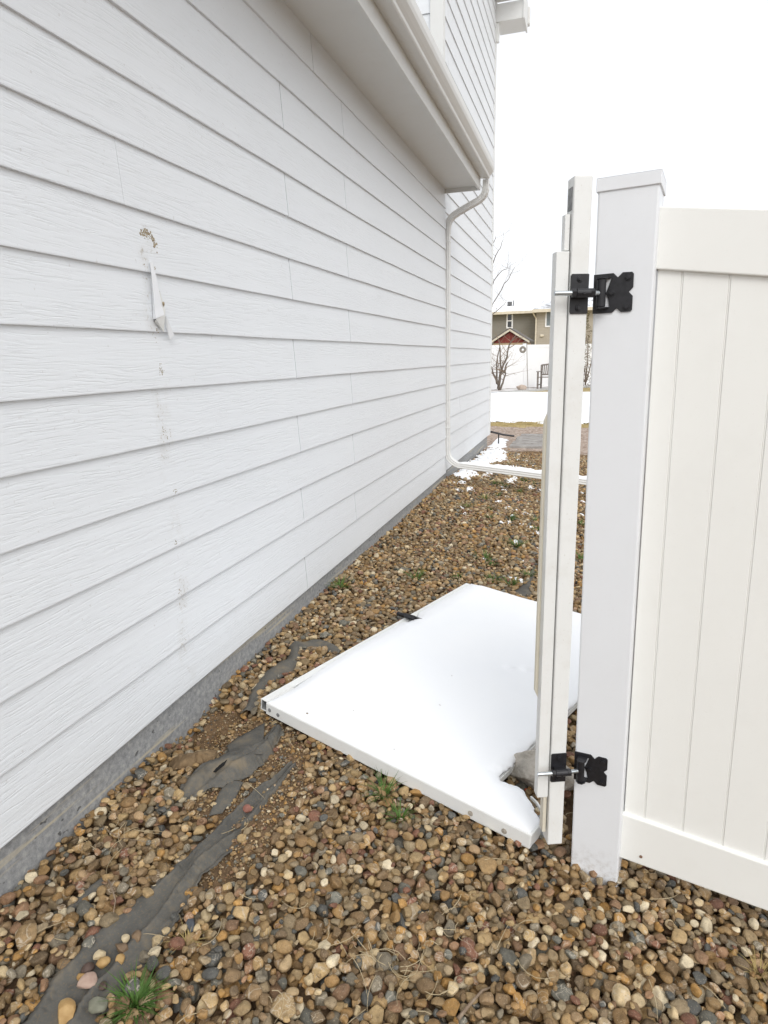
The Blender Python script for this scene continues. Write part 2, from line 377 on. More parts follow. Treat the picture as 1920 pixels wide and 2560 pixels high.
# ------------------------------------------------------------------ ground shape
WY = [0, 1.0, 1.6, 2.2, 3.6, 6.4, 7.3, 20]; WZ = [-.035, -.033, -.008, .0, .026, .05, .004, .0]
HOLE = atG((530, 1815))[:2]; HOLE2 = atG((500, 1905))[:2]
def S(x, y):
    """surface of the gravel"""
    x = np.asarray(x, float); y = np.asarray(y, float)
    plane = .035 - SL * np.clip(x - WX, -.05, 2.4)
    far = sst(y, 7.0, 11.0)
    z = plane * (1 - far) + (-.055 - .01 * np.clip(x, -3, 3) * 0) * far
    wall = np.interp(y, WY, WZ) * np.exp(-np.clip(x - WX, 0, 9) / .35)
    z = z + wall * (1 - far)
    z = z - .085 * np.exp(-(((x - HOLE[0] + .02) / .11) ** 2 + ((y - HOLE[1]) / .17) ** 2))
    return z + .007 * vnoise(x, y, 5.5, 3) * np.clip(y / 3, .5, 1.5) * (y < 14)
dirt_poly = gpoly([(425, 1995), (505, 1890), (470, 1850), (515, 1750), (600, 1750), (650, 1800), (690, 1770), (770, 1850), (775, 1900), (770, 1960), (735, 2060),
                   (655, 2150), (560, 2240), (500, 2260), (440, 2330), (420, 2300), (520, 2110), (540, 2040), (470, 2050)])
FA_L = [(0, 2640), (53, 2545), (154, 2410), (231, 2333), (347, 2241), (424, 2169), (521, 2087), (622, 1981), (685, 1942), (728, 1909)]
FA_R = [(190, 2680), (215, 2590), (305, 2470), (375, 2385), (440, 2300), (482, 2222), (562, 2140), (640, 2060), (705, 1975), (742, 1905)]
FD_L = [(145, 2272), (200, 2212), (262, 2170)]; FD_R = [(172, 2264), (222, 2240), (272, 2184)]
FB_L = [(427, 1976), (482, 1926), (530, 1895), (598, 1868), (636, 1874), (664, 1846), (686, 1808)]
FB_R = [(445, 1990), (495, 1984), (548, 1968), (606, 1948), (652, 1916), (686, 1872), (710, 1822)]
FF_L = [(563, 1841), (606, 1824), (662, 1806)]; FF_R = [(574, 1892), (612, 1898), (658, 1896)]
FC_L = [(522, 2034), (543, 1992), (562, 1955)]; FC_R = [(556, 2028), (588, 1990), (610, 1955)]
FE_L = [(602, 1775), (626, 1715), (664, 1678), (698, 1655), (716, 1640), (728, 1605), (795, 1600), (858, 1628)]
FE_R = [(636, 1770), (652, 1728), (700, 1694), (738, 1684), (748, 1660), (752, 1630), (800, 1622), (842, 1645)]
FG_L = [(1270, 1478), (1310, 1455), (1335, 1410)]; FG_R = [(1330, 1498), (1332, 1470), (1342, 1425)]
GA = np.array([-1.072, 1.915]); e1 = np.array([.951, -.309]); e1 /= np.linalg.norm(e1); e2 = np.array([-e1[1], e1[0]])
GH = 1.64
gate_poly = [tuple(GA + e1 * u + e2 * v) for u, v in [(-.03, 0), (1.045, 0), (1.05, .06), (.95, .15), (.865, .16), (.975, GH), (-.03, GH)]]
POST_C = np.array([.027, 1.577]) + np.array([.986, -.167]) * .062 + np.array([.167, .986]) * .062

def inside(px, py, polys, grow=0):
    r = np.zeros(np.shape(px), bool)
    for p in polys: r |= sdf(px, py, p) > -grow
    return r
strips = [gpoly(a + b[::-1]) for a, b in ((FA_L, FA_R), (FB_L, FB_R), (FF_L, FF_R), (FC_L, FC_R), (FD_L, FD_R), (FE_L, FE_R), (FG_L, FG_R))]

# ------------------------------------------------------------------ gravel: pebbles dropped one by one onto a height map
RES = .006; X0, X1, Y0, Y1 = -1.345, 1.45, .35, 9.6
nx, ny = int((X1 - X0) / RES), int((Y1 - Y0) / RES)
gx, gy = np.meshgrid(X0 + (np.arange(nx) + .5) * RES, Y0 + (np.arange(ny) + .5) * RES)
Sm = S(gx, gy)
dd = sdf(gx, gy, dirt_poly)
dirtm = sst(dd + .035 * vnoise(gx, gy, 26, 5), -.03, .035)
noPeb = np.zeros(Sm.shape, bool)
for p in strips: noPeb |= sdf(gx, gy, p) > .012
noPeb |= sdf(gx, gy, gate_poly) > .01
noPeb |= (np.abs((gx - POST_C[0]) * .986 - (gy - POST_C[1]) * .167) < .058) & (np.abs((gx - POST_C[0]) * .167 + (gy - POST_C[1]) * .986) < .058)
rust = gpoly([(1412, 1960), (1445, 1960), (1440, 2095), (1408, 2085)])
noPeb |= sdf(gx, gy, rust) > 0
H = Sm - .034 * (1 - dirtm) - .006 * dirtm
B0 = H.copy()
fullness = 1 - dirtm
def icos(sub):
    bm = bmesh.new(); bmesh.ops.create_icosphere(bm, subdivisions=sub, radius=1.0)
    v = np.array([p.co[:] for p in bm.verts]); f = np.array([[q.index for q in p.verts] for p in bm.faces]); bm.free(); return v, f
def shapes(v, k, seed):
    r = np.random.default_rng(seed); out = []
    for i in range(k):
        w = v.copy(); rad = np.ones(len(v))
        for j in range(4):
            d = r.normal(size=3); d /= np.linalg.norm(d)
            rad += .07 * np.sin(v @ d * r.uniform(1.2, 2.6) + r.uniform(0, 6.28))
        w *= rad[:, None]
        for j in range(r.integers(4, 15)):
            d = r.normal(size=3); d /= np.linalg.norm(d); c = r.uniform(.50, .90)
            ex = np.maximum(0, w @ d - c); w -= ex[:, None] * d[None, :] * .98
        w[:, 0] *= 1.0; w[:, 1] *= r.uniform(.66, .95); w[:, 2] *= r.uniform(.45, .78)
        w /= np.abs(w).max()
        out.append(w)
    return out
v3, f3 = icos(3); v2, f2 = icos(2)
SH3 = shapes(v3, 40, 1); SH2 = shapes(v2, 40, 2)
stamps = {}
def stamp(r):
    k = max(1, int(r / RES + .5))
    if k not in stamps:
        a = np.arange(-k, k + 1) * RES; xx, yy = np.meshgrid(a, a); q = 1 - (xx ** 2 + yy ** 2) / (r * r)
        stamps[k] = (k, np.where(q > 0, np.sqrt(np.maximum(q, 0)), -9))
    return stamps[k]
place = []
def drop(count, ylo, yhi, xlo, xhi, rmean, tries=6):
    rad = np.clip(rng.lognormal(math.log(rmean), .34, count), .005, .025)
    rad = rad[np.argsort(-rad + rng.normal(0, .004, count))]
    cx = rng.uniform(xlo, xhi, (count, tries)); cy = rng.uniform(ylo, yhi, (count, tries))
    for i in range(count):
        r = rad[i]; k, st = stamp(r * .86); c = r * .62; best = None
        for j in range(tries):
            ix = int((cx[i, j] - X0) / RES); iy = int((cy[i, j] - Y0) / RES)
            if ix - k < 0 or iy - k < 0 or ix + k >= nx or iy + k >= ny or noPeb[iy, ix]: continue
            sub = H[iy - k:iy + k + 1, ix - k:ix + k + 1]
            zc = (sub + np.where(st > 0, st * c * .66, -9)).max()
            rel = zc - Sm[iy, ix]
            if rel > .005 + .008 * rng.random() - .012 * dirtm[iy, ix]: continue
            if dirtm[iy, ix] > .5 and rng.random() > .16: continue
            if best is None or rel < best[0]: best = (rel, ix, iy, zc)
        if best is None: continue
        _, ix, iy, zc = best
        sub = H[iy - k:iy + k + 1, ix - k:ix + k + 1]
        np.maximum(sub, np.where(st > 0, zc + st * c * .9, -9), out=sub)
        place.append((X0 + (ix + rng.random()) * RES, Y0 + (iy + rng.random()) * RES, zc, r))
for (n_, a, b, xl, xh, rm) in [(18500, .38, 2.3, -1.33, 1.4, .0128), (10500, 2.3, 3.9, -1.33, .95, .0134), (9500, 3.9, 6.6, -1.33, .9, .0150), (8500, 6.6, 9.5, -1.36, .95, .0160), (8000, .38, 2.6, -1.33, 1.4, .0075), (3000, 2.6, 4.2, -1.33, .9, .009)]:
    drop(n_, a, b, xl, xh, rm)
def mesh_stones(lst, SH, T):
    nV = SH[0].shape[0]; V = np.empty((len(lst) * nV, 3)); F_ = np.empty((len(lst) * len(T), 3), np.int64)
    for i, (x, y, z, r) in enumerate(lst):
        s = SH[rng.integers(len(SH))]
        yaw = rng.uniform(0, 6.283); tl = rng.normal(0, .30); ta = rng.uniform(0, 6.283)
        cz, sz = math.cos(yaw), math.sin(yaw); Rz = np.array([[cz, -sz, 0], [sz, cz, 0], [0, 0, 1]])
        kx, ky = math.cos(ta), math.sin(ta); c, s_ = math.cos(tl), math.sin(tl)
        Rt = np.array([[c + kx * kx * (1 - c), kx * ky * (1 - c), ky * s_], [kx * ky * (1 - c), c + ky * ky * (1 - c), -kx * s_], [-ky * s_, kx * s_, c]])
        V[i * nV:(i + 1) * nV] = (s * r * 1.16) @ (Rt @ Rz).T + (x, y, z)
        F_[i * len(T):(i + 1) * len(T)] = T + i * nV
    return V, F_
near = [p for p in place if p[1] < 2.6]; farp = [p for p in place if p[1] >= 2.6]
Va, Fa = mesh_stones(near, SH3, f3); Vb, Fb = mesh_stones(farp, SH2, f2)
gv = fast_mesh('gravel', np.vstack([Va, Vb]), np.vstack([Fa, Fb + len(Va)]), PEB)
tag(gv, 'tan brown and grey river pebbles covering the ground between house and fence', kind='stuff')
# fine grit on the bare dirt
v1, f1 = icos(1); SH1 = shapes(v1, 12, 4); gl = []
ys, xs = np.where((dirtm > .3)); pick = rng.choice(len(ys), 5200)
for q in pick:
    iy, ix = ys[q], xs[q]
    if sdf(np.array([gx[iy, ix]]), np.array([gy[iy, ix]]), gate_poly)[0] > .02: continue
    r = float(np.clip(rng.lognormal(math.log(.0024), .5), .0011, .0075)); gl.append((gx[iy, ix] + rng.normal(0, .003), gy[iy, ix] + rng.normal(0, .003), B0[iy, ix] + r * .3, r))
Vg, Fg = mesh_stones(gl, SH1, f1)
tag(fast_mesh('grit', Vg, Fg, PEB), 'fine ochre grit scattered over the bare dirt beside the torn fabric', kind='stuff')

def smoothH(k=3):
    A = H.copy()
    for _ in range(k):
        A = (A + np.roll(A, 1, 0) + np.roll(A, -1, 0) + np.roll(A, 1, 1) + np.roll(A, -1, 1)) / 5
    return A
HS = smoothH(4); H3 = smoothH(2)
def hAt(x, y, arr=None):
    arr = HS if arr is None else arr
    ix = np.clip(((np.asarray(x) - X0) / RES).astype(int), 0, nx - 1); iy = np.clip(((np.asarray(y) - Y0) / RES).astype(int), 0, ny - 1)
    return arr[iy, ix]

# ------------------------------------------------------------------ ground sheet
def grow(a, b, n): return [a + (b - a) * (i / n) ** 2.6 for i in range(1, n + 1)]
xs = sorted([-1.5 - v for v in grow(0, 500, 18)]) + list(np.arange(-1.5, 1.6, .022)) + [1.6 + v for v in grow(0, 500, 22)]
ysl = sorted([.2 - v for v in grow(0, 200, 14)]) + list(np.arange(.2, 3.6, .022)) + list(np.arange(3.6, 10, .06)) + list(np.arange(10, 28, .5)) + [28 + v for v in grow(0, 900, 16)]
xs = np.array(xs); ysl = np.array(ysl); TX, TY = np.meshgrid(xs, ysl)
inreg = (TX > X0) & (TX < X1) & (TY > Y0) & (TY < Y1)
TZ = S(TX, TY) - .026
TZ = np.where(inreg, hAt(TX, TY, B0) - .002 + .004 * vnoise(TX, TY, 60, 8), TZ)
TZ = np.where(TY > 9.2, S(TX, TY) + .004, TZ)
under = (TX < WX - .04) & (TY < 9.6)
nX, nY = len(xs), len(ysl)
idx = np.arange(nX * nY).reshape(nY, nX)
Q = np.stack([idx[:-1, :-1], idx[:-1, 1:], idx[1:, 1:], idx[1:, :-1]], -1).reshape(-1, 4)
go = fast_mesh('ground', np.stack([TX, TY, TZ], -1).reshape(-1, 3), Q, SOIL); tag(go, kind='structure')

# ------------------------------------------------------------------ the white house
HR = thing('white_house', 'white house with lap siding, eave, gutter and downspout above a grey concrete foundation', 'house', loc=(-1.35, 3.0, 0))
EXP = .1785; Z0 = .149
def boards(mb, rows, along0, along1, xf, seams, mode='Y', z0=Z0, jit=.0008, dep=.010):
    for k in rows:
        zb = z0 + k * EXP; zt = zb + EXP + .012
        a0 = along0; cuts = sorted([c for c in seams.get(k, []) if along0 < c < along1])
        segs = []; s = along0
        for c in cuts: gp_ = .0005 if c < 1.8 else .0030; segs.append((s, c - gp_)); s = c + gp_
        segs.append((s, along1))
        for (a, b) in segs:
            n = max(2, int((b - a) / .22)); A = np.linspace(a, b, n + 1)
            j = jit * np.sin(A * 3.1 + k * 5.7) + jit * .7 * np.sin(A * 8.3 + k * 2.1)
            jo = .0007 * np.sin(A * 2.3 + k * 1.9)
            base = len(mb.v)
            for q, yy in enumerate(A):
                for (dx, zz) in ((-.019, zb + j[q]), (0 + jo[q], zb + j[q] + .001), (0 + jo[q] + .0006, zb + j[q] + .004), (-dep * zt / zt, zt)):
                    mb.v.append((xf + dx, yy, zz) if mode == 'Y' else (yy, xf - dx, zz))
            for q in range(n):
                o = base + q * 4
                mb.f += [(o, o + 4, o + 5, o + 1), (o + 1, o + 5, o + 6, o + 2), (o + 2, o + 6, o + 7, o + 3)]
            e = base + n * 4
            mb.f += [(base, base + 1, base + 2, base + 3), (e + 3, e + 2, e + 1, e)]
mb = MB()
seams = {}
for k in range(0, 15):
    seams[k] = [2.862] if k % 2 == 0 else [3.635]
seams[14] = [3.235]; seams[9] = [3.635, 1.725]; seams[1] = [3.635]; seams[13] = [3.63]
for k in range(0, 15):
    seams[k] = seams[k] + ([6.30] if k % 2 == 1 else [])
boards(mb, range(0, 15), -3.0, 6.362, WX, seams)
W2 = -1.345
seams2 = {k: ([6.72] if k % 2 == 0 else []) + ([7.30] if k % 7 == 3 else []) for k in range(0, 40)}
for k in range(16, 40): seams2[k] = [6.60 if k % 2 else 6.95]
boards(mb, range(0, 40), 6.366, 9.70, W2, seams2)
mb2 = MB(); boards(mb2, range(16, 40), -6.0, W2 - .115, 6.36, {}, mode='X')
mb.add(mb2.v, mb2.f)
mb.build('siding', SIDING, HR, fixn=True)
# sheathing behind (dark at the joints)
sh = MB(); sh.box(-7.0, WX - .0195, -3.0, 6.36, Z0 + .012, 2.82); sh.box(-7.0, W2 - .0195, 6.3805, 9.70, Z0 + .012, 7.3); sh.build('sheathing', m_noise('dark_joint', (.05, .05, .05), (.07, .07, .07), 10), HR)
fo = MB(); fo.box(-6.9, WX - .014, -3.0, 6.33, -.5, Z0 + .0002); fo.box(-6.9, W2 - .018, 6.33, 9.62, -.5, Z0 + .0002); fo.build('foundation', CONC, HR)
tr = MB()
tr.box(W2 - .11, W2 + .006, 9.703, 9.79, Z0, 7.2)                       # rear corner board
tr.build('corner_board', TRIM, HR, bevel=.002)
tr = MB(); tr.box(W2 - .112, W2 + .0055, 6.338, 6.365, 2.9, 7.2); tr.box(W2 - .02, W2 + .0058, 6.3655, 6.43, 2.95, 7.2)
tr.build('corner_board', TRIM, HR, bevel=.002)
# garage eave
so = MB(); so.box(WX - .03, -1.018, -3.0, 6.34, 2.812, 2.83); so.build('soffit', TRIM, HR)
fa = MB(); fa.box(-1.018, -.998, -3.0, 6.362, 2.778, 2.975); fa.box(WX - .02, -1.019, 6.341, 6.362, 2.778, 2.93); fa.build('fascia', TRIM, HR, bevel=.002)
gp = [(-.997, 2.876), (-.920, 2.868), (-.914, 2.874), (-.912, 2.890), (-.898, 2.905), (-.882, 2.925), (-.876, 2.945), (-.8745, 2.985), (-.880, 2.990), (-.888, 2.986),
      (-.888, 2.980), (-.880, 2.982), (-.880, 2.947), (-.886, 2.929), (-.902, 2.909), (-.916, 2.893), (-.920, 2.874), (-.994, 2.880), (-.994, 2.99), (-.997, 2.99)]
gu = MB(); gu.prism(gp, [], lambda u, v, w: (u, w, v), -3.0, 6.36)
gu.prism([gp[0], gp[1], gp[2], gp[3], gp[4], gp[5], gp[6], gp[7], (-.997, 2.985)], [], lambda u, v, w: (u, w, v), 6.3605, 6.363)
gu.build('gutter', GUTTER, HR, bevel=.0008)
rf = MB(); n_ = 10
rf.add([(-.905, -3.2, 3.0), (-.905, 6.335, 3.0), (-6.5, 6.335, 5.3), (-6.5, -3.2, 5.3), (-.905, -3.2, 2.975), (-.905, 6.335, 2.975), (-6.5, 6.335, 5.27), (-6.5, -3.2, 5.27)],
       [(0, 1, 2, 3), (7, 6, 5, 4), (0, 4, 5, 1), (1, 5, 6, 2), (2, 6, 7, 3), (3, 7, 4, 0)])
SHING = m_noise('asphalt_shingle', (.10, .095, .09), (.20, .19, .18), 60, .95, .5, .004); rf.build('roof', SHING, HR)
# rear eave return high at the back corner
q0 = atY((1310, 55), 9.78); zt_ = atY((1280, 3), 9.72)[2]; zb_ = atY((1280, 49), 9.72)[2]
er = MB(); xo = atY((1308, 30), 9.72)[0]
er.box(W2 + .006, xo, 9.72, 10.10, zb_, zt_); er.build('eave_return', TRIM, HR, bevel=.004)
er = MB(); er.box(xo + .001, xo + .022, 9.70, 10.13, zb_ - .01, zt_ + .12); er.build('fascia', TRIM, HR, bevel=.002)
er = MB(); er.box(W2 - .5, xo + .045, 10.135, 10.23, zb_ + .10, zt_ + .10); er.build('gutter', GUTTER, HR, bevel=.01)
er = MB(); er.box(W2 + .0065, W2 + .04, 9.735, 9.79, zb_ - .22, zb_ - .001); er.build('corner_board', TRIM, HR, bevel=.002)
sl_ = .5
rk = MB(); rk.add([(W2, 9.715, zt_ + .01), (xo + .03, 9.715, zt_ + .01), (xo + .03, 6.0, zt_ + .01 + 3.7 * sl_), (W2, 6.0, zt_ + .01 + 3.7 * sl_), (W2, 9.715, zt_ + .15), (xo + .03, 9.715, zt_ + .15), (xo + .03, 6.0, zt_ + .15 + 3.7 * sl_), (W2, 6.0, zt_ + .15 + 3.7 * sl_)],
   [(0, 1, 2, 3), (7, 6, 5, 4), (0, 4, 5, 1), (1, 5, 6, 2), (2, 6, 7, 3), (3, 7, 4, 0)]); rk.build('rake_soffit', TRIM, HR)
rw = MB(); rw.box(-7.0, W2 - .112, 9.70, 9.76, .12, 7.2); rw.box(-7, W2 - .12, 6.4, 9.7, 7.2, 7.25); rw.build('rear_wall', SIDING, HR)
# downspout with elbows and ground extension
def ribbed(w, d, n=3):
    """rounded rectangle, ribs on the wide sides"""
    pts = []
    def side(p0, p1, nrm, ribs):
        p0 = np.array(p0); p1 = np.array(p1); nrm = np.array(nrm); m = 4 * ribs + 1
        for i in range(m):
            t = .08 + .84 * i / (m - 1); off = -.0025 if (i % 4) in (1, 2) else 0
            pts.append(tuple(p0 + (p1 - p0) * t + nrm * off))
    side((-w / 2, -d / 2), (w / 2, -d / 2), (0, -1), n); side((w / 2, -d / 2), (w / 2, d / 2), (1, 0), 2)
    side((w / 2, d / 2), (-w / 2, d / 2), (0, 1), n); side((-w / 2, d / 2), (-w / 2, -d / 2), (-1, 0), 2)
    return pts
def spout(path, w=.076, d=.05, flare=0):
    P = [Vector(p) for p in path]; fr = []
    for i, p in enumerate(P):
        dr = (P[min(i + 1, len(P) - 1)] - P[max(i - 1, 0)]).normalized()
        e1 = Vector((0, 1, 0)); e1 = (e1 - dr * e1.dot(dr)).normalized(); fr.append((e1, dr.cross(e1)))
    return P, fr
def arc(p0, p1, p2, n=7):
    p0, p1, p2 = map(Vector, (p0, p1, p2)); return [tuple(p0.lerp(p1, t).lerp(p1.lerp(p2, t), t)) for t in np.linspace(0, 1, n).tolist()]
yD = 6.412; xD = -1.312
endx = atY((1462, 1204), yD)
top = [(-.955, yD, 2.872), (-.955, yD, 2.83)] + arc((-.955, yD, 2.815), (-.955, yD, 2.735), (-1.03, yD, 2.700)) + [(-1.12, yD, 2.660), (-1.20, yD, 2.624)] + arc((-1.235, yD, 2.605), (xD, yD, 2.568), (xD, yD, 2.48)) + [(xD, yD, 2.44)]
d1 = MB(); P, fr = spout(top); d1.sweep(ribbed(.074, .052), P, fr)
for i in (3, 4, 5, 6, 13, 14, 15, 16):
    if i < len(P): d1.sweep(ribbed(.079, .056), [P[i] - (P[i + 1] - P[i]).normalized() * .003, P[i] + (P[i + 1] - P[i]).normalized() * .003], [fr[i], fr[i]])
d1.build('downspout_elbow', SPOUT, HR)
d2 = MB(); P, fr = spout([(xD, yD, 2.46), (xD, yD, .50)]); d2.sweep(ribbed(.069, .047), P, fr); d2.build('downspout', SPOUT, HR)
for zz in (2.36, .60):
    st_ = MB(); st_.box(xD - .03, xD + .027, yD - .039, yD + .039, zz, zz + .012); st_.build('strap', SPOUT, HR, bevel=.002)
dirx = (Vector(endx) - Vector((xD + .12, yD, .225))).normalized(); p0 = Vector((xD + .12, yD, .225))
d3 = MB(); pth = [(xD, yD, .52), (xD, yD, .40)] + arc((xD, yD, .37), (xD + .004, yD, .262), tuple(p0)); P, fr = spout(pth); d3.sweep(ribbed(.073, .051), P, fr)
for i in range(3, 8): d3.sweep(ribbed(.078, .055), [P[i], P[i] + (P[min(i + 1, len(P) - 1)] - P[i - 1]).normalized() * .006], [fr[i], fr[i]])
d3.build('downspout_elbow', SPOUT, HR)
d4 = MB(); pe = p0 + dirx * 1.45; P, fr = spout([tuple(p0 - dirx * .01), tuple(pe)]); d4.sweep(ribbed(.076, .054), P, fr); d4.build('downspout_extension', SPOUT, HR)
# stain blotch of old caulk on a board
OLDC = m_noise('old_caulk', (.20, .14, .08), (.50, .44, .32), 160, .9, .3, .002)
bl = MB()
for i in range(90):
    t = i / 89; yy = 1.798 + .068 * t + random.gauss(0, .005); zz = 1.690 + .022 * math.sin(t * 3) - .034 * t + random.gauss(0, .007); r = random.uniform(.0012, .0046)
    x_ = WX - .0108 * (((zz - Z0) / EXP) % 1) - .0002
    pts = [(yy + r * random.uniform(.5, 1.3) * math.cos(a), zz + r * random.uniform(.5, 1.3) * math.sin(a)) for a in np.linspace(0, 6.283, 7)[:-1]]
    bl.prism(pts, [], lambda u, v, w: (w, u, v), x_, x_ + .0022)
bl.build('caulk_residue', OLDC, HR)
for (yc_, zc_, n_g, sp_g) in ((1.826, 1.437, 7, .006), (1.822, 1.285, 24, .011), (1.828, 1.270, 8, .004), (1.806, 1.084, 14, .008), (1.815, 1.062, 10, .004), (1.836, 1.075, 6, .006), (1.835, .868, 10, .010), (1.806, .700, 7, .008), (1.800, .523, 12, .007), (1.842, 1.592, 6, .004), (1.79, 1.600, 5, .003), (1.822, 1.395, 12, .014)):
    bl = MB()
    for i in range(n_g):
        yy = yc_ + random.gauss(0, sp_g * .6); zz = zc_ + random.gauss(0, sp_g); r = random.uniform(.0006, .0024); x_ = WX - .0108 * (((zz - Z0) / EXP) % 1) + .0001
        pts = [(yy + r * random.uniform(.5, 1.3) * math.cos(a), zz + r * random.uniform(.4, 1.2) * math.sin(a)) for a in np.linspace(0, 6.283, 7)[:-1]]
        bl.prism(pts, [], lambda u, v, w: (w, u, v), x_, x_ + .0016)
    bl.build('caulk_residue', OLDC, HR)
# wedge of broken white plastic stuck to the siding
bk = thing('broken_plastic_channel', 'broken white plastic sliver sticking out of the siding above dirty caulk marks', 'plastic piece', loc=(WX, 1.83, 1.5))
xb = WX + .001
w_ = MB()   # main sliver: narrow at the top, widest low down, folded along its right edge
L_ = [(1.812, 1.608), (1.810, 1.570), (1.806, 1.52), (1.801, 1.47), (1.797, 1.438)]
Rr_ = [(1.822, 1.611), (1.829, 1.568), (1.833, 1.52), (1.836, 1.475), (1.838, 1.452)]
for i, ((ya_, za_), (yb_, zb2)) in enumerate(zip(L_, Rr_)):
    p_ = .004 + .0032 * i
    w_.v += [(xb + p_, ya_, za_), (xb + p_ + .003, yb_, zb2), (xb - .001, yb_ + .002, zb2 - .002), (xb - .001, ya_ + .010, za_)]
for i in range(4):
    o = i * 4; w_.f += [(o, o + 4, o + 5, o + 1), (o + 1, o + 5, o + 6, o + 2), (o + 2, o + 6, o + 7, o + 3), (o + 3, o + 7, o + 4, o)]
w_.f += [(0, 1, 2, 3), (19, 18, 17, 16)]; w_.build('sliver', VPOST, bk)
w_ = MB(); w_.add([(xb + .0165, 1.799, 1.4375), (xb + .0195, 1.8375, 1.4515), (xb + .010, 1.8415, 1.398), (xb - .001, 1.812, 1.43), (xb - .001, 1.842, 1.44)], [(0, 1, 2), (0, 2, 3), (1, 4, 2), (3, 2, 4), (0, 3, 4, 1)]); w_.build('sliver', VGATE, bk)
w_ = MB(); w_.add([(xb - .001, 1.833, 1.54), (xb + .009, 1.842, 1.525), (xb + .012, 1.858, 1.468), (xb + .008, 1.852, 1.425), (xb + .005, 1.846, 1.398), (xb - .001, 1.838, 1.42), (xb - .001, 1.86, 1.46)], [(0, 1, 2, 3, 4, 5), (0, 6, 2, 1), (6, 5, 4, 3, 2), (0, 5, 6)]); w_.build('sliver', VGATE, bk)
w_ = MB(); w_.add([(xb, 1.858, 1.447), (xb + .010, 1.862, 1.450), (xb + .012, 1.892, 1.392), (xb, 1.884, 1.380), (xb + .004, 1.878, 1.374)], [(0, 1, 2, 3), (1, 0, 4, 2), (2, 4, 3), (0, 3, 4)]); w_.build('sliver', VPOST, bk)
w_ = MB(); w_.add([(xb + .011, 1.852 + .006 * math.cos(q) * (1 + .4 * math.sin(3 * q)), 1.486 + .008 * math.sin(q)) for q in np.linspace(0, 5.6, 8).tolist()] + [(xb + .0145, 1.852, 1.486)], [(i, (i + 1) % 8, 8) for i in range(8)]); w_.build('caulk_blob', bpy.data.materials['old_caulk'], bk)

# ------------------------------------------------------------------ vinyl fence
a_ = Vector((.986, -.167, 0)).normalized(); b_ = Vector((.167, .986, 0)); b_ = (b_ - a_ * b_.dot(a_)).normalized()
LEAN = -.0113
zf = (Vector((0, 0, 1)) + a_ * LEAN).normalized(); af = (a_ - zf * a_.dot(zf)).normalized(); bf = zf.cross(af).normalized()
FM = frame((.0265, 1.577, -.09), af, bf, zf)             # local: x along the fence, y away from the viewer, z up
FR = thing('vinyl_fence', 'white vinyl privacy fence section with capped square post, right of the open gateway', 'fence', M=FM)
PWD = .1235
pm = MB(); pm.box(0, PWD, 0, PWD, -.15, 1.737); post = pm.build('post', VPOST, FR, bevel=.004, local=True)
cp = MB(); cp.box(-.0035, PWD + .0035, -.0035, PWD + .0035, 1.730, 1.757)
cp.add([(-.0035, -.0035, 1.757), (PWD + .0035, -.0035, 1.757), (PWD + .0035, PWD + .0035, 1.757), (-.0035, PWD + .0035, 1.757), (PWD * .5 - .03, PWD * .5 - .03, 1.772), (PWD * .5 + .03, PWD * .5 - .03, 1.772), (PWD * .5 + .03, PWD * .5 + .03, 1.772), (PWD * .5 - .03, PWD * .5 + .03, 1.772)],
       [(0, 1, 5, 4), (1, 2, 6, 5), (2, 3, 7, 6), (3, 0, 4, 7), (4, 5, 6, 7)])
o_ = cp.build('post_cap', VPOST, post, bevel=.0015, local=True)
LEN = 1.9
def slab(mb, x0, x1, y0, y1, zb0, zt0, sb, st):
    zb = lambda x: zb0 + (x - PWD) * sb
    zt = lambda x: zt0 + (x - PWD) * st
    vs = []
    for x in (x0, x1):
        for y in (y0, y1):
            vs += [(x, y, zb(x)), (x, y, zt(x))]
    mb.add(vs, [(0, 1, 3, 2), (4, 6, 7, 5), (0, 4, 5, 1), (2, 3, 7, 6), (0, 2, 6, 4), (1, 5, 7, 3)])
SLT, SLB = -.155, -.10
r1 = MB(); slab(r1, PWD - .004, LEN, .041, .083, 1.567, 1.695, SLT, SLT); r1.build('top_rail', VPANEL, FR, bevel=.003, local=True)
r1 = MB(); slab(r1, PWD - .004, LEN, .041, .083, .048, .187, SLB + .02, SLB); r1.build('bottom_rail', VPANEL, FR, bevel=.004, local=True)
pn = MB(); pitch = .0925; x = PWD + .002; first = .054
edges = [x] + [PWD + first + i * pitch for i in range(20)]
for i in range(len(edges) - 1):
    e0, e1_ = edges[i], edges[i + 1]; g = .0030
    if e0 > LEN - .1: break
    slab(pn, e0 + g * .2, e1_ - g, .0515, .0725, .17, 1.60, SLB, SLT); slab(pn, e1_ - g, e1_ + g * .2, .0527, .0710, .17, 1.60, SLB, SLT)
    pn_w = e0 + (e1_ - e0) * .5
pn.build('board_panel', VPANEL, FR, bevel=.0015, local=True)
ps2 = MB(); ps2.box(LEN, LEN + PWD, 0, PWD, -.45, 1.47); ps2.build('post', VPOST, FR, bevel=.004, local=True)
for (lx, lz) in ((.175, .072),):
    k_ = MB(); k_.tube([(lx, .0405, lz), (lx, .0385, lz)], .004, 10); k_.build('screw', m_noise('rust', (.16, .08, .05), (.3, .2, .14), 200), FR, local=True)
# little snow caught on the lower rail
def snow_strip(fun, n, m, name, parent=None, label=None, local=False):
    pass

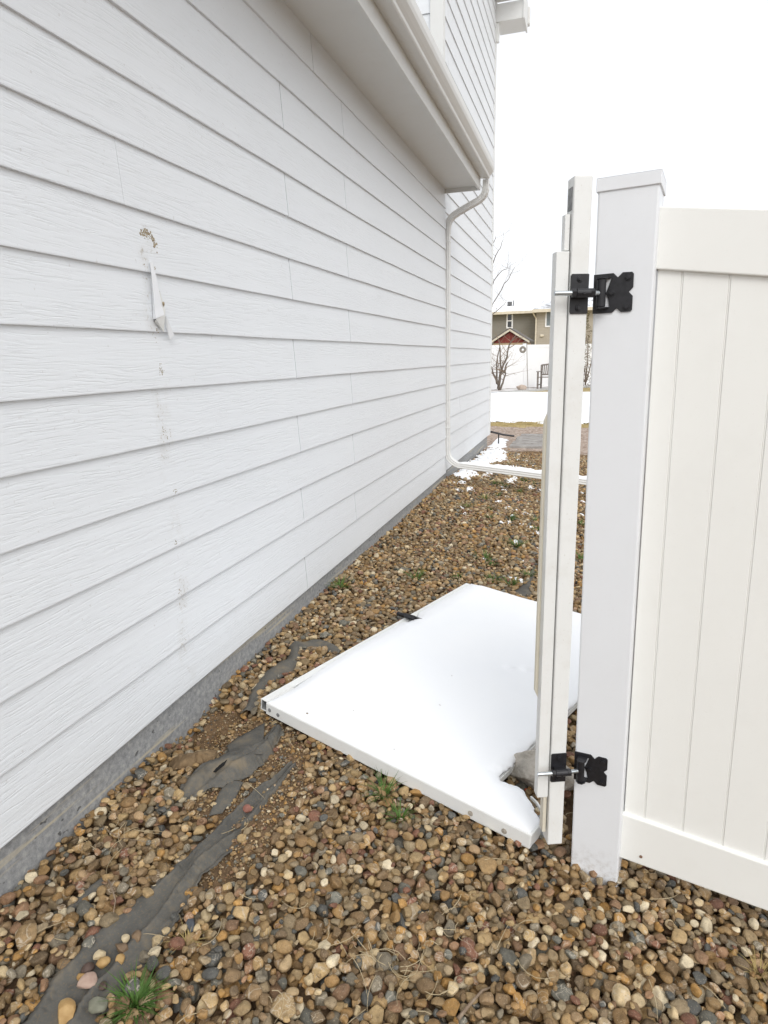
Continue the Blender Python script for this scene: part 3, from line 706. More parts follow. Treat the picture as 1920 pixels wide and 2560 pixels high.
# ------------------------------------------------------------------ broken gate stile still hung on the hinges
az = R_(-21.6); sb_ = Vector((math.sin(az), math.cos(az), 0)); sa_ = Vector((math.cos(az), -math.sin(az), 0))
SM = frame((0.0, 1.562, 0.0), sa_, sb_, Vector((0, 0, 1)))
ST = thing('gate_stile', 'narrow white upright broken off the gate, hanging from two black hinges', 'gate upright', M=SM)
m_ = MB(); SHX = .004
def leanbox(mb, x0, x1, y0, y1, z0, z1, k=-.003):
    vs = [(x + k * z, y, z) for x in (x0, x1) for y in (y0, y1) for z in (z0, z1)]
    mb.add(vs, [(0, 1, 3, 2), (4, 6, 7, 5), (0, 4, 5, 1), (2, 3, 7, 6), (0, 2, 6, 4), (1, 5, 7, 3)])
leanbox(m_, -.040, .001, 0, .042, -.003, 1.671); m_.build('stile_tube', VGATE, ST, bevel=.0028, local=True)
m_ = MB(); leanbox(m_, -.0715, -.0425, .006, .034, .144, 1.520); m_.build('side_channel', VGATE, ST, bevel=.0012, local=True)
m_ = MB(); leanbox(m_, -.0535, -.0427, .010, .030, 1.522, 1.596); m_.build('inner_strip', VGATE, ST, bevel=.0008, local=True)
m_ = MB(); leanbox(m_, -.052, -.0425, .012, .036, .03, .143); m_.build('torn_strip', VBEIGE, ST, bevel=.0008, local=True)
m_ = MB(); m_.add([(-.080, .030, .45), (-.080, .030, 1.15), (-.073, .030, 1.17), (-.073, .030, .43), (-.082, .036, .45), (-.082, .036, 1.15), (-.073, .036, 1.17), (-.073, .036, .43)],
                  [(0, 1, 2, 3), (7, 6, 5, 4), (0, 4, 5, 1), (1, 5, 6, 2), (2, 6, 7, 3), (3, 7, 4, 0)]); m_.build('torn_strip', VBEIGE, ST, local=True)
m_ = MB(); m_.box(-.0468, -.0440, .008, .030, 1.604, 1.650); m_.build('slot_shade_plate', ALU, ST, local=True)  # solid raised plate; its grey stands in for the shade inside a slot

# ------------------------------------------------------------------ hinges
def hinge(zc, du, label, grp='black gate hinges'):
    h = thing('strap_hinge', label, 'hinge', M=FM @ Matrix.Translation(Vector((0, 0, zc + .09))), group=grp)
    mp = lambda u, v, w: (u, -w, v)
    out = [(-.020, .041), (.0215, .0415), (.031, .032), (.0405, .0415), (.060, .041), (.0635, .037), (.0635, .009), (.055, 0), (.0635, -.009), (.0635, -.038), (.060, -.0415), (.0405, -.0415), (.031, -.033), (.0215, -.042), (-.020, -.042)]
    hole = [(-.0115, -.029), (.0155, -.029), (.0125, -.012), (.0065, 0), (.0115, .012), (.0175, .031), (-.0115, .030)]
    out = [(u + .019, v) for u, v in out]; hole = [(u + .019, v) for u, v in hole]
    q = MB(); q.prism(out, [hole], mp, .0004, .0036); q.build('post_plate', BLACK, h, bevel=.0006, local=True)
    for s in (-1, 1):
        q = MB(); q.prism([(-.011 + .019, 0), (.014 + .019, 0), (.013 + .019, .020), (.006 + .019, .029), (-.004 + .019, .029), (-.011 + .019, .020)], [], lambda u, v, w: (u, -v - .003, w), s * .0295, s * .0325)
        q.build('knuckle_tab', BLACK, h, local=True)
    q = MB(); q.tube([(.0185, -.019, -.0285), (.0185, -.019, .0285)], .0098, 20); q.tube([(.0185, -.019, -.0335), (.0185, -.019, .0335)], .006, 14); q.build('barrel', BLACK, h, local=True, bevel=.0006)
    # plate on the stile, following its angle
    hm = FM @ Matrix.Translation(Vector((0, 0, zc + .09))); sm = hm.inverted() @ SM
    zl = zc
    def sp_(u, v, w): return sm @ Vector((u - .003 * zl, -w, zl + v))
    bx = Vector((.0185, -.019, 0)); W0 = .0235
    e0 = sp_(-.083, 0, W0); e3 = Vector((bx.x, bx.y, 0)); ef = sp_(0.0, 0, W0)
    q = MB(); q.tube([e0, ef, e3], .0052, 16); q.build('threaded_rod', STEEL, h, local=True, bevel=.0004)
    for (x0, x1) in ((-.0445, -.035), (-.0035, .006)):
        q = MB(); q.tube([sp_(x0, 0, W0), sp_(x1, 0, W0)], .0098, 6); q.build('hex_nut', BLACK, h, local=True, bevel=.0008)
    q = MB(); q.tube([sp_(-.0345, 0, W0), sp_(-.004, 0, W0)], .0098, 20); q.tube([sp_(-.02, -.001, W0 + .008), sp_(-.02, -.001, W0 + .0115)], .003, 8)
    q.v += []; q.build('sleeve', BLACK, h, local=True)
    q = MB(); vs_ = [sp_(u, v, w) for u in (-.0335, -.005) for v in (-.006, .006) for w in (.003, W0 - .004)]; q.add(vs_, [(0, 1, 3, 2), (4, 6, 7, 5), (0, 4, 5, 1), (2, 3, 7, 6), (0, 2, 6, 4), (1, 5, 7, 3)]); q.build('sleeve_mount', BLACK, h, local=True)
    q = MB(); q.prism([(-.0405, .038), (-.0375, .042), (-.0015, .042), (.0008, .041), (.0008, -.042), (-.0375, -.042), (-.0405, -.038)], [], sp_, .0004, .0036); q.build('stile_plate', BLACK, h, bevel=.0005, local=True)
    for (u, v) in ((-.020, .031), (-.021, -.030)):
        q = MB(); q.tube([sp_(u, v, .003), sp_(u, v, .0062)], .0068, 14); q.tube([sp_(u, v, .006), sp_(u, v, .0095)], .0045, 6); q.build('screw', BLACK, h, local=True, bevel=.0003)
    for (u, v) in ((.0525, .030), (.0195, 0), (.0515, -.031)):
        u += .019
        q = MB(); q.tube([(u, -.0034, v), (u, -.0062, v)], .0068, 14); q.tube([(u, -.006, v), (u, -.0098, v)], .0046, 6); q.build('screw', BLACK, h, local=True, bevel=.0003)
    return h
hinge(1.430, -.006, 'upper black hinge with long silver threaded rod, near the top of the capped post')
hinge(.238, -.021, 'lower black hinge with silver threaded rod, near the foot of the post beside the boulder')

# ------------------------------------------------------------------ the fallen gate, lying under snow
E1 = Vector((e1[0], e1[1], -SL * e1[0])).normalized(); E2 = Vector((e2[0], e2[1], -SL * e2[0])); E2 = (E2 - E1 * E2.dot(E1)).normalized(); E3 = E1.cross(E2)
gz = float(.035 - SL * (GA[0] - WX)) + .058
GM = frame((GA[0], GA[1], gz), E1, E2, E3)              # local: top surface at z = 0
GT = thing('fallen_gate', 'white vinyl gate lying flat on the pebbles under a layer of snow', 'gate', M=GM)
q = MB(); q.prism([(0, -.004), (1.045, -.004), (1.050, .066), (.992, .112), (.955, .142), (0, .142)], [], lambda u, v, w: (u, v, w), -.048, 0); q.build('bottom_rail', VGATE, GT, bevel=.0035, local=True)
q = MB(); q.box(0, .978, GH - .09, GH, -.046, -.001); q.build('top_rail', VGATE, GT, bevel=.0035, local=True)
q = MB()
ro = [(-.034, -.045), (-.001, -.045), (-.001, -.001), (-.034, -.001)]; ri = [(-.031, -.042), (-.004, -.042), (-.004, -.004), (-.031, -.004)]
q.prism(ro, [ri], lambda u, v, w: (u, w, v), .004, GH); q.build('side_rail', VGATE, GT, bevel=.0012, local=True)
q = MB(); q.prism([(-.0305, -.041), (-.0045, -.041), (-.0045, -.0045), (-.0305, -.0045)], [[(-.028, -.038), (-.007, -.038), (-.007, -.007), (-.028, -.007)]], lambda u, v, w: (u, w, v), .006, .30); q.build('metal_insert', ALU, GT, local=True)
q = MB()
for i in range(6):
    x0 = .001 + i * .1442; x1 = x0 + .1425
    q.add([(x0, .1425, -.03), (x1, .1425, -.03), (x1 + (.10 * (x1 / .88)), GH - .0905, -.03), (x0 + (.10 * (x0 / .88)), GH - .0905, -.03), (x0, .1425, -.008), (x1, .1425, -.008), (x1 + (.10 * (x1 / .88)), GH - .0905, -.008), (x0 + (.10 * (x0 / .88)), GH - .0905, -.008)],
          [(3, 2, 1, 0), (4, 5, 6, 7), (0, 1, 5, 4), (1, 2, 6, 5), (2, 3, 7, 6), (3, 0, 4, 7)])
q.build('board_panel', VGATE, GT, bevel=.0015, local=True)
RIVET = m_noise('dirty_rivet', (.30, .27, .23), (.48, .44, .38), 90, .5, .2, .001)
for i, (u, v) in enumerate(((.020, -.024), (.063, -.026), (.855, -.027), (.965, -.029))):
    q = MB(); q.tube([(u, -.0035, v), (u, -.0055, v)], .0085 if i > 1 else .0075, 18); q.tube([(u, -.0055, v), (u, -.0075, v)], .0045, 12)
    q.build('rivet', ALU if i < 2 else RIVET, GT, local=True, bevel=.0005)
lt = MB(); l0 = Vector(GM.inverted() @ Vector(atG((1052, 1556), .06))); l1 = Vector(GM.inverted() @ Vector(atG((998, 1537), .055)))
lt.tube([tuple(l0 + Vector((0.03, 0, .012))), tuple(l1 + Vector((-.01, 0, .004)))], .011, 10); lt.box(l0.x - .03, l0.x + .045, l0.y - .035, l0.y + .03, .001, .011); lt.tube([tuple(l0 + Vector((-.03, -.01, .016))), tuple(l0 + Vector((-.085, -.02, .018)))], .013, 8)
lt.build('latch', BLACK, GT, bevel=.001, local=True)
q = MB(); q.tube([(1.045, .115, -.02), (1.0, .150, -.012), (.975, .165, -.014)], .005, 4); q.build('torn_strip', VGATE, GT, local=True)
# snow on it: a thick eroded layer
gu_, gv_ = np.meshgrid(np.arange(-.045, 1.06, .0075), np.arange(-.02, GH + .03, .0075))
sp_poly = [(.006, .000), (.30, -.003), (.70, -.003), (1.040, -.001), (1.045, .06), (1.03, .082), (1.0, .112), (.975, .145), (.94, .158), (.905, .153), (.880, .152), (.866, .165), (.867, .22), (.874, .30), (.896, .60), (.919, .90), (.972, GH + .002), (.60, GH + .008), (.31, GH - .005), (-.005, GH + .002), (-.012, 1.08), (.012, 1.03), (.012, .95), (-.010, .93), (-.016, .50), (-.006, .30), (.012, .12)]
ragged = (gu_ > .80) & (gv_ < .34)
d_ = sdf(gu_, gv_, sp_poly) + .0045 * vnoise(gu_, gv_, 230, 27) * sst(gu_, .78, .84) * (1 - sst(gv_, .25, .5)) * (gv_ > .06) + .004 * vnoise(gu_, gv_, 90, 21) * sst(gu_, .78, .84) * (1 - sst(gv_, .25, .5)) * (gv_ > .06) + .0008 * vnoise(gu_, gv_, 120, 22)
th = .026 * (np.clip(d_ / .04, 0, 1) ** .5) * (1 + .05 * vnoise(gu_, gv_, 7, 24)) - .0035 * np.exp(-((gu_ - .62) ** 2 + (gv_ - .60) ** 2) / .0012) - .010 * np.exp(-((gu_ - .60) ** 2 + (gv_ - .83) ** 2) / .0004) - .010 * np.exp(-((gu_ - .665) ** 2 + (gv_ - .86) ** 2) / .0005)
th *= (.35 + .65 * sst(gv_, 0, .16)) * (.45 + .55 * sst(gu_, -.02, .10))
th += .0007 * vnoise(gu_, gv_, 26, 25) * np.clip(d_ / .04, 0, 1)
Vl, Qs = contour_mesh(gu_, gv_, d_, .0075, th - .0002)
# a skirt gives the torn edge its thickness
Vw = (np.array(GM.to_3x3()) @ Vl.T).T + np.array(GM.translation)
sg = fast_mesh('snow', Vw, Qs, SNOW); tag(sg, 'thick white snow lying over the fallen gate', kind='stuff')
sm_ = sg.modifiers.new('thick', 'SOLIDIFY'); sm_.thickness = .012; sm_.offset = -1

db = MB()
for (x_, y_, r_) in ((1100, 1763, .006), (883, 1777, .0022), (768, 1784, .005), (985, 1874, .004), (1130, 1690, .002), (940, 1700, .0018)):
    g_ = atG((x_, y_), .083); k0 = len(db.v)
    for i in range(6):
        a = i * 1.047 + random.random(); db.v.append((g_[0] + r_ * random.uniform(.4, 1.6) * math.cos(a), g_[1] + r_ * random.uniform(.4, 1.2) * math.sin(a), g_[2] + random.uniform(0, .003)))
    db.f.append(tuple(range(k0, k0 + 6)))
tag(db.build('debris', TWIGM, None, fixn=False), 'tiny brown specks of debris lying on the snow of the fallen gate', kind='stuff')

# ------------------------------------------------------------------ snow patches on the gravel and along the downspout extension
def drape_snow(name, label, polys, thick, step=.018, fr_=16, thr=.0, seed=1, region=None):
    P = np.array([p for pl in polys for p in pl]); x0, y0 = P.min(0) - .05; x1, y1 = P.max(0) + .05
    X, Y = np.meshgrid(np.arange(x0, x1, step), np.arange(y0, y1, step)); d = np.full(X.shape, -9.0)
    for pl in polys: d = np.maximum(d, sdf(X, Y, pl))
    d = d + .04 * vnoise(X, Y, fr_, seed) + .018 * vnoise(X, Y, fr_ * 3.1, seed + 1) + .006 * vnoise(X, Y, fr_ * 8, seed + 2)
    inr = (Y < Y1 - .02) & (X > X0) & (X < X1)
    base = np.where(inr, hAt(X, Y, H3), S(X, Y) + .004)
    z = base - .008 + (thick * .55 + .008) * np.sqrt(np.clip(d / .06, 0, 1)) * (1 + .18 * vnoise(X, Y, 24, seed + 5))
    d = np.minimum(d, X - (WX - .03))
    Vc, Q = contour_mesh(X, Y, d, step, z)
    o = fast_mesh(name, Vc, Q, SNOW); return tag(o, label, kind='stuff')
pt = lambda p: tuple(atG(p)[:2])
big = [[pt(p) for p in [(1168, 1162), (1196, 1130), (1224, 1108), (1222, 1090), (1226, 1080), (1250, 1084), (1270, 1090), (1262, 1108), (1268, 1130), (1272, 1148), (1240, 1150), (1238, 1158), (1205, 1166)]],
       [pt(p) for p in [(1130, 1192), (1150, 1170), (1196, 1178), (1180, 1200), (1150, 1198)]],
       [pt(p) for p in [(1210, 1178), (1240, 1184), (1225, 1190), (1205, 1190)]], [pt(p) for p in [(1260, 1200), (1285, 1190), (1300, 1198), (1280, 1208), (1262, 1206)]],
       [pt(p) for p in [(1140, 1212), (1166, 1206), (1170, 1214), (1150, 1220)]], [pt(p) for p in [(1135, 1230), (1158, 1222), (1155, 1232)]], [pt(p) for p in [(1163, 1228), (1178, 1222), (1182, 1230), (1168, 1234)]]]
drape_snow('snow', 'patch', big, .03, seed=31)
bpy.data.objects['snow.001']['label'] = 'melting snow lying along the far foundation and around the downspout'
small = []
for (x, y, r) in [(1248, 1216, 7), (1262, 1225, 6), (1275, 1242, 8), (1250, 1256, 9), (1268, 1268, 7), (1292, 1246, 6), (1285, 1275, 6), (1310, 1280, 5), (1330, 1218, 8), (1345, 1225, 6), (1258, 1308, 8), (1275, 1305, 5),
                  (1308, 1310, 7), (1325, 1318, 8), (1335, 1332, 7), (1290, 1355, 9), (1345, 1368, 8), (1318, 1400, 10), (1300, 1450, 9), (1282, 1445, 7), (1155, 1270, 6), (1160, 1284, 5), (1285, 1165, 7), (1300, 1146, 6), (1350, 1128, 6), (1315, 1150, 5), (1240, 1165, 5),
                  (1295, 1132, 4), (1330, 1160, 5), (1210, 1399, 6), (1455, 1230, 8), (1457, 1255, 7), (1280, 1290, 5), (1340, 1250, 5), (1452, 1285, 7)]:
    c = np.array(pt((x, y))); rr = r * .9 * np.linalg.norm(c) / 1600
    small.append([tuple(c + rr * np.array([math.cos(a) * random.uniform(.9, 1.9), math.sin(a) * random.uniform(.8, 2.2)])) for a in np.linspace(0, 6.283, 9)[:-1]])
def drape_many(polys):
    VV, QQ, off = [], [], 0
    for j, pl in enumerate(polys):
        P = np.array(pl); x0, y0 = P.min(0) - .06; x1, y1 = P.max(0) + .06; X, Y = np.meshgrid(np.arange(x0, x1, .009), np.arange(y0, y1, .009))
        d = sdf(X, Y, pl) + .020 * vnoise(X, Y, 45, 50 + j) + .012 * vnoise(X, Y, 120, 90 + j)
        z = hAt(X, Y, H3) - .005 + .013 * np.sqrt(np.clip(d / .03, 0, 1)); Vc, Qc = contour_mesh(X, Y, d, .009, z)
        VV.append(Vc); QQ.append(Qc + off); off += len(Vc)
    o = fast_mesh('snow', np.vstack(VV), np.vstack(QQ), SNOW); tag(o, 'small scattered snow remnants on the gravel beyond the fallen gate', kind='stuff')
drape_many(small)
# snow on top of the downspout extension
q = []; n1_, n2_ = 90, 7; Qx = []
for i in range(n1_):
    t = i / (n1_ - 1); c = p0.lerp(pe, t); up = dirx.cross(Vector((0, 1, 0))); up = up if up.z > 0 else -up
    hgt = .030 * (1 - math.exp(-t * 14)) * (1 + .25 * math.sin(i * .7) * math.sin(i * .23) + random.gauss(0, .05))
    for j in range(n2_):
        s = -1 + 2 * j / (n2_ - 1); q.append(tuple(c + Vector((0, s * .036, 0)) + up * (.0265 + hgt * math.sqrt(max(0, 1 - s ** 4)))))
for i in range(n1_ - 1):
    for j in range(n2_ - 1): a = i * n2_ + j; Qx.append((a, a + 1, a + n2_ + 1, a + n2_))
o = fast_mesh('snow', np.array(q), np.array(Qx), SNOW); tag(o, 'ridge of snow on top of the downspout extension', kind='stuff')

# ------------------------------------------------------------------ torn weed fabric
def loft(L, Rr, zfun, nu=60, nv=16, wob=.003, seed=1):
    r = np.random.default_rng(seed)
    def res(pp):
        P = np.array([atG(p)[:2] for p in pp]); s = np.r_[0, np.cumsum(np.linalg.norm(np.diff(P, axis=0), axis=1))]; s /= s[-1]
        t = np.linspace(0, 1, nu); X = np.interp(t, s, P[:, 0]); Y = np.interp(t, s, P[:, 1])
        for _ in range(3): X[1:-1] = (X[:-2] + X[1:-1] * 2 + X[2:]) / 4; Y[1:-1] = (Y[:-2] + Y[1:-1] * 2 + Y[2:]) / 4
        return X, Y
    lx, ly = res(L); rx, ry = res(Rr); jt = lambda: np.convolve(r.normal(0, wob * 2.6, nu + 6), np.ones(7) / 7, 'valid') + r.normal(0, wob * .12, nu)
    lx = lx + jt(); ly = ly + jt(); rx = rx + jt(); ry = ry + jt()
    mb = MB(); v = np.linspace(0, 1, nv)
    for i in range(nu):
        for j in range(nv):
            x = lx[i] + (rx[i] - lx[i]) * v[j]; y = ly[i] + (ry[i] - ly[i]) * v[j]
            mb.v.append((x, y, float(hAt(x, y, B0)) + zfun(i / (nu - 1), v[j], x, y)))
    for i in range(nu - 1):
        for j in range(nv - 1): a = i * nv + j; mb.f.append((a, a + 1, a + nv + 1, a + nv))
    return mb
def fray(parent, L, Rr, zf, n, seed):
    r = random.Random(seed); mb = MB()
    for i in range(n):
        pp = L if r.random() < .55 else Rr; k = r.randrange(len(pp) - 1); t = r.random()
        px = pp[k][0] * (1 - t) + pp[k + 1][0] * t; py = pp[k][1] * (1 - t) + pp[k + 1][1] * t; g = atG((px, py)); z = float(hAt(g[0], g[1])) + r.uniform(.0, .006)
        a = r.uniform(0, 6.28); q = r.uniform(.006, .02); b = a + r.gauss(0, .9)
        mb.tube([(g[0], g[1], z), (g[0] + q * .5 * math.cos(a), g[1] + q * .5 * math.sin(a), z + .004), (g[0] + q * (math.cos(a) * .5 + math.cos(b) * .5), g[1] + q * (math.sin(a) * .5 + math.sin(b) * .5), z + r.uniform(0, .006))], [.0006, .0005, .0003], 3)
    o = mb.build('frayed_threads', FABRIC, parent, fixn=False); o['kind'] = 'stuff'; return o
def fab(o):
    s = o.modifiers.new('cloth', 'SOLIDIFY'); s.thickness = .0018; return o
def vn1(x, y, s, k): return float(vnoise(np.array(x), np.array(y), s, k))
def zA(t, v, x, y):
    ridge = .016 * math.exp(-((v - .12) / .10) ** 2) * (1 - .3 * t) + .010 * math.exp(-((v - .62) / .06) ** 2)
    base = .026 * (1 - sst(np.array(t), .50, .68)) + .006
    bury = float(sst(np.array(v), .42, .95)) * float(sst(np.array(t), .40, .55)) * (.016 + .016 * max(0.0, vn1(x, y, 34, 62)))
    cr = abs(math.sin(v * 8 + 2.2 * t + .35 * vn1(x, y, 9, 69)))
    return float(base) + ridge - bury + .0022 * vn1(x, y, 28, 61) - .006 * cr ** 10 + .0006 * vn1(x, y, 150, 73)
A = loft(FA_L, FA_R, zA, 220, 44, .0032, 3).build('fabric_strip', FABRIC, None, smooth=True); fab(A); tag(A, 'longest torn strip of grey weed fabric, running from the bottom left up to the dirt', 'fabric')
fray(A, FA_L, FA_R, None, 170, 5)
def zB(t, v, x, y): return .012 + .030 * math.sin(math.pi * min(1, v * 1.05)) * math.sin(math.pi * (.12 + .8 * t)) + .008 * vn1(x, y, 55, 63) - .009 * abs(math.sin(v * 6 + t * 3 + .6 * vn1(x, y, 14, 75))) ** 9 + .002 * vn1(x, y, 150, 74)
Bq = thing('fabric_scrap', 'crumpled dark fabric scrap with a dark patch painted as a torn hole, curled over the bare dirt', 'fabric', loc=tuple(atG((560, 1900))))
o_ = loft(FB_L, FB_R, zB, 110, 34, .003, 5).build('fold', FABRIC, Bq, smooth=True); fab(o_)
fray(Bq, FB_L, FB_R, None, 110, 6)
def zF(t, v, x, y): return .010 + .020 * v + .004 * vn1(x, y, 50, 65)
o_ = loft(FF_L, FF_R, zF, 26, 14, .0012, 6).build('flap', FABRIC, Bq, smooth=True); fab(o_)
def zC(t, v, x, y): return .007 + .010 * math.sin(v * 3.14) * t + .003 * vn1(x, y, 50, 66)
o_ = loft(FC_L, FC_R, zC, 26, 10, .0012, 7).build('tail', FABRIC, Bq, smooth=True); fab(o_)
tp = [atG(p) for p in ((534, 1943), (545, 1930), (552, 1918), (563, 1912), (571, 1916), (562, 1932), (549, 1940), (540, 1946))]
tz = [zB(.45, .5, p[0], p[1]) + float(hAt(p[0], p[1], B0)) + .0035 for p in tp]
q = MB(); q.add([(p[0], p[1], z) for p, z in zip(tp, tz)] + [(p[0], p[1], z - .001) for p, z in zip(tp, tz)], [tuple(range(8)), tuple(range(15, 7, -1))]); q.build('tear_shade_patch', m_noise('painted_tear_shade', (.006, .006, .006), (.014, .013, .012), 50), Bq)  # no opening: flat near-black patch, shade of a tear put into the colour
def zE(t, v, x, y): return .030 + .022 * math.sin(math.pi * v) + .006 * vn1(x, y, 45, 67) + .006 * math.sin(t * 22)
o_ = loft(FE_L, FE_R, zE, 80, 10, .002, 8).build('fabric_strip', FABRIC, None, smooth=True); fab(o_); tag(o_, 'bent strip of grey weed fabric poking out of the pebbles left of the fallen gate', 'fabric')
def zD(t, v, x, y): return .030 + .010 * math.sin(math.pi * v) + .002 * vn1(x, y, 50, 68)
o_ = loft(FD_L, FD_R, zD, 24, 8, .001, 9).build('fabric_strip', FABRIC, None, smooth=True); fab(o_); tag(o_, 'short grey sliver of weed fabric between pebbles near the foundation', 'fabric')
o_ = loft(FG_L, FG_R, zD, 24, 8, .002, 10).build('fabric_strip', FABRIC, None, smooth=True); fab(o_); tag(o_, 'grey fabric corner showing past the far edge of the fallen gate', 'fabric')

# ------------------------------------------------------------------ stones that stand out
def stone(name, label, cat, x, y, z, sx, sy, sz, m, seed, sub=4, yaw=0, group=None, cuts=12, rough=.05):
    v, f = icos(sub); r = np.random.default_rng(seed); w = v.copy()
    for j in range(5):
        d = r.normal(size=3); d /= np.linalg.norm(d); w *= (1 + .06 * np.sin(v @ d * r.uniform(1.5, 3.5) + r.uniform(0, 6)))[:, None]
    for j in range(cuts):
        d = r.normal(size=3); d /= np.linalg.norm(d); c = r.uniform(.55, .88); ex = np.maximum(0, w @ d - c); w -= ex[:, None] * d * .93
    w *= (1 + rough * vnoise(v[:, 0] * 3 + v[:, 2], v[:, 1] * 3 - v[:, 2] * 2, 2.2, seed))[:, None]
    w *= (sx, sy, sz); c, s = math.cos(yaw), math.sin(yaw); w = w @ np.array([[c, s, 0], [-s, c, 0], [0, 0, 1]])
    o = fast_mesh(name, w, f, m); o.location = (x, y, z); return tag(o, label, cat, group)
g = atG((1346, 1972)); stone('boulder', 'flat grey boulder on the pebbles behind the broken gate upright', 'rock', g[0], g[1] + .03, g[2] + .035, .135, .080, .10, ROCKM, 42, 5, -.3, cuts=16, rough=.09)
g = atG((1359, 2100)); stone('ice_chunk', 'dark glassy lump of ice under the right end of the fallen gate', 'ice', g[0], g[1] + .02, g[2] + .026, .036, .028, .036, m_noise('clear_ice', (.10, .11, .12), (.55, .58, .60), 60, .15, .9, .006, 90, .6), 44, 4, cuts=14, rough=.12)
g = atG((1318, 1981)); stone('pebble', 'bright red pebble beside the boulder', 'pebble', g[0], g[1], g[2] + .006, .011, .009, .007, m_noise('red_stone', (.45, .06, .03), (.55, .10, .06), 80, .6), 45, 3)
pc = {'brown': ((.13, .085, .05), (.24, .165, .10)), 'cream': ((.46, .36, .20), (.62, .52, .36)), 'pink': ((.36, .24, .19), (.46, .34, .27)), 'umber': ((.07, .045, .035), (.12, .08, .065)), 'red': ((.20, .085, .06), (.30, .13, .10)), 'ochre': ((.34, .20, .07), (.48, .32, .14)), 'slate': ((.05, .055, .065), (.10, .11, .125)), 'green grey': ((.15, .15, .11), (.24, .24, .18))}
PM = {k: m_noise('stone_' + k.replace(' ', '_'), a, b, 45, .6, .5, .002, 130, .35) for k, (a, b) in pc.items()}
for i, (x, y, r, c, lab) in enumerate([(340, 2336, 11.5, 'brown', 'round grey brown pebble at the top of the cluster on the long fabric strip'), (312, 2341, 9, 'cream', 'small cream pebble touching the round grey brown one on the fabric'),
        (304, 2366, 14, 'brown', 'blocky brown pebble below the cream one on the fabric'), (298, 2393, 10, 'ochre', 'stubby orange brown pebble under the blocky brown one'), (250, 2383, 12, 'cream', 'square cream pebble on the fabric strip'),
        (256, 2402, 13, 'ochre', 'smooth cream and ochre pebble below the square cream one'), (220, 2414, 13, 'umber', 'dark umber pebble left of the ochre one on the fabric'), (203, 2434, 10, 'ochre', 'small flat tan pebble above the long pink one'),
        (218, 2450, 17, 'pink', 'long pinkish pebble lying across the fabric'), (258, 2460, 9, 'umber', 'dark speckled pebble alone on the fabric near the grass'), (618, 2031, 11, 'red', 'triangular red pebble on the upper part of the fabric strip'),
        (596, 2073, 8, 'brown', 'small brown pebble on the fabric below the red one'), (477, 2312, 13, 'slate', 'dark slate pebble at the right edge of the fabric strip'), (165, 2525, 20, 'ochre', 'large mottled ochre pebble at the bottom of the fabric strip'),
        (243, 2508, 18, 'green grey', 'upright grey green pebble left of the big grass tuft')]):
    g = atG((x, y)); rr = r * np.linalg.norm(g - CAM) / 1600; zz = float(hAt(g[0], g[1], B0)) + .036 + .35 * rr if i not in (10, 11) else float(hAt(g[0], g[1], B0)) + .018 + .35 * rr
    stone('pebble', lab, 'pebble', g[0], g[1], zz, rr * 1.12, rr * .9, rr * .68, PM[c], 200 + i, 4, random.uniform(0, 3), 'pebbles lying on the torn fabric', cuts=6, rough=.03)
for (x, y, s, sd_, lab) in [(462, 1893, .052, 70, 'lumpy brown dirt clod against the foundation'), (512, 1888, .046, 71, 'crumbly brown dirt clod beside the curled fabric')]:
    g = atG((x, y)); stone('dirt_clod', lab, 'dirt clod', g[0], g[1], float(hAt(g[0], g[1])) + .008, s, s * .8, s * .6, CLOD, sd_, 5, .6, 'dirt clods', cuts=9, rough=.16)

# ------------------------------------------------------------------ grass tufts
def tuft(x, y, z, n, h, spread, label, m=GRASSM, group=None, w=.0022, name='grass_tuft'):
    mb = MB()
    for i in range(n):
        a = random.uniform(0, 6.283); r = spread * .35 * random.random() ** .7; hh = h * random.uniform(.45, 1.1); lean = spread * random.uniform(.3, 1.5)
        bx, by = r * math.cos(a), r * math.sin(a); a2 = a + random.gauss(0, .6); k = 5; dx, dy = math.cos(a2), math.sin(a2); sx, sy = -dy, dx; pr = []
        ww = w * random.uniform(.6, 1.25); droop = random.uniform(.1, .8)
        for j in range(k + 1):
            t = j / k; px = bx + dx * lean * t ** 1.6; py = by + dy * lean * t ** 1.6; pz = hh * (t - droop * .5 * t ** 3); q = ww * (1 - t ** 1.7) + .0001
            pr.append(((px - sx * q, py - sy * q, pz), (px + sx * q, py + sy * q, pz), (px, py, pz - q * .7)))
        o = len(mb.v)
        for p in pr: mb.v += [p[0], p[2], p[1]]
        for j in range(k): b = o + 3 * j; mb.f += [(b, b + 1, b + 4, b + 3), (b + 1, b + 2, b + 5, b + 4)]
    o = mb.build(name, m, None, smooth=True, fixn=False); o.location = (x, y, z); return tag(o, label, 'grass tuft', group)
g = atG((338, 2500)); tuft(g[0], g[1], float(hAt(g[0], g[1])) + .004, 150, .056, .055, 'large bright green grass tuft at the lower left beside the fabric strip', w=.0021)
g = atG((958, 1990)); tuft(g[0], g[1], float(hAt(g[0], g[1])) - .008, 55, .060, .060, 'green grass tuft in the pebbles below the fallen gate, the one further up', w=.0018)
g = atG((1000, 2050)); tuft(g[0], g[1], float(hAt(g[0], g[1])) - .008, 42, .055, .045, 'green grass tuft in the pebbles below the fallen gate, the one further down', w=.0018)
g = atG((466, 2345)); tuft(g[0], g[1], float(hAt(g[0], g[1])) - .008, 30, .028, .05, 'thin olive grass wisps in the dirt right of the fabric strip', m=YGRASS, w=.001)
g = atG((1920, 2440)); tuft(g[0] - .02, g[1], float(hAt(g[0], g[1])) - .008, 30, .05, .04, 'thin grass wisps in the pebbles at the right edge', m=YGRASS, w=.0012)
ga_ = 'small grass tufts in the far gravel strip'
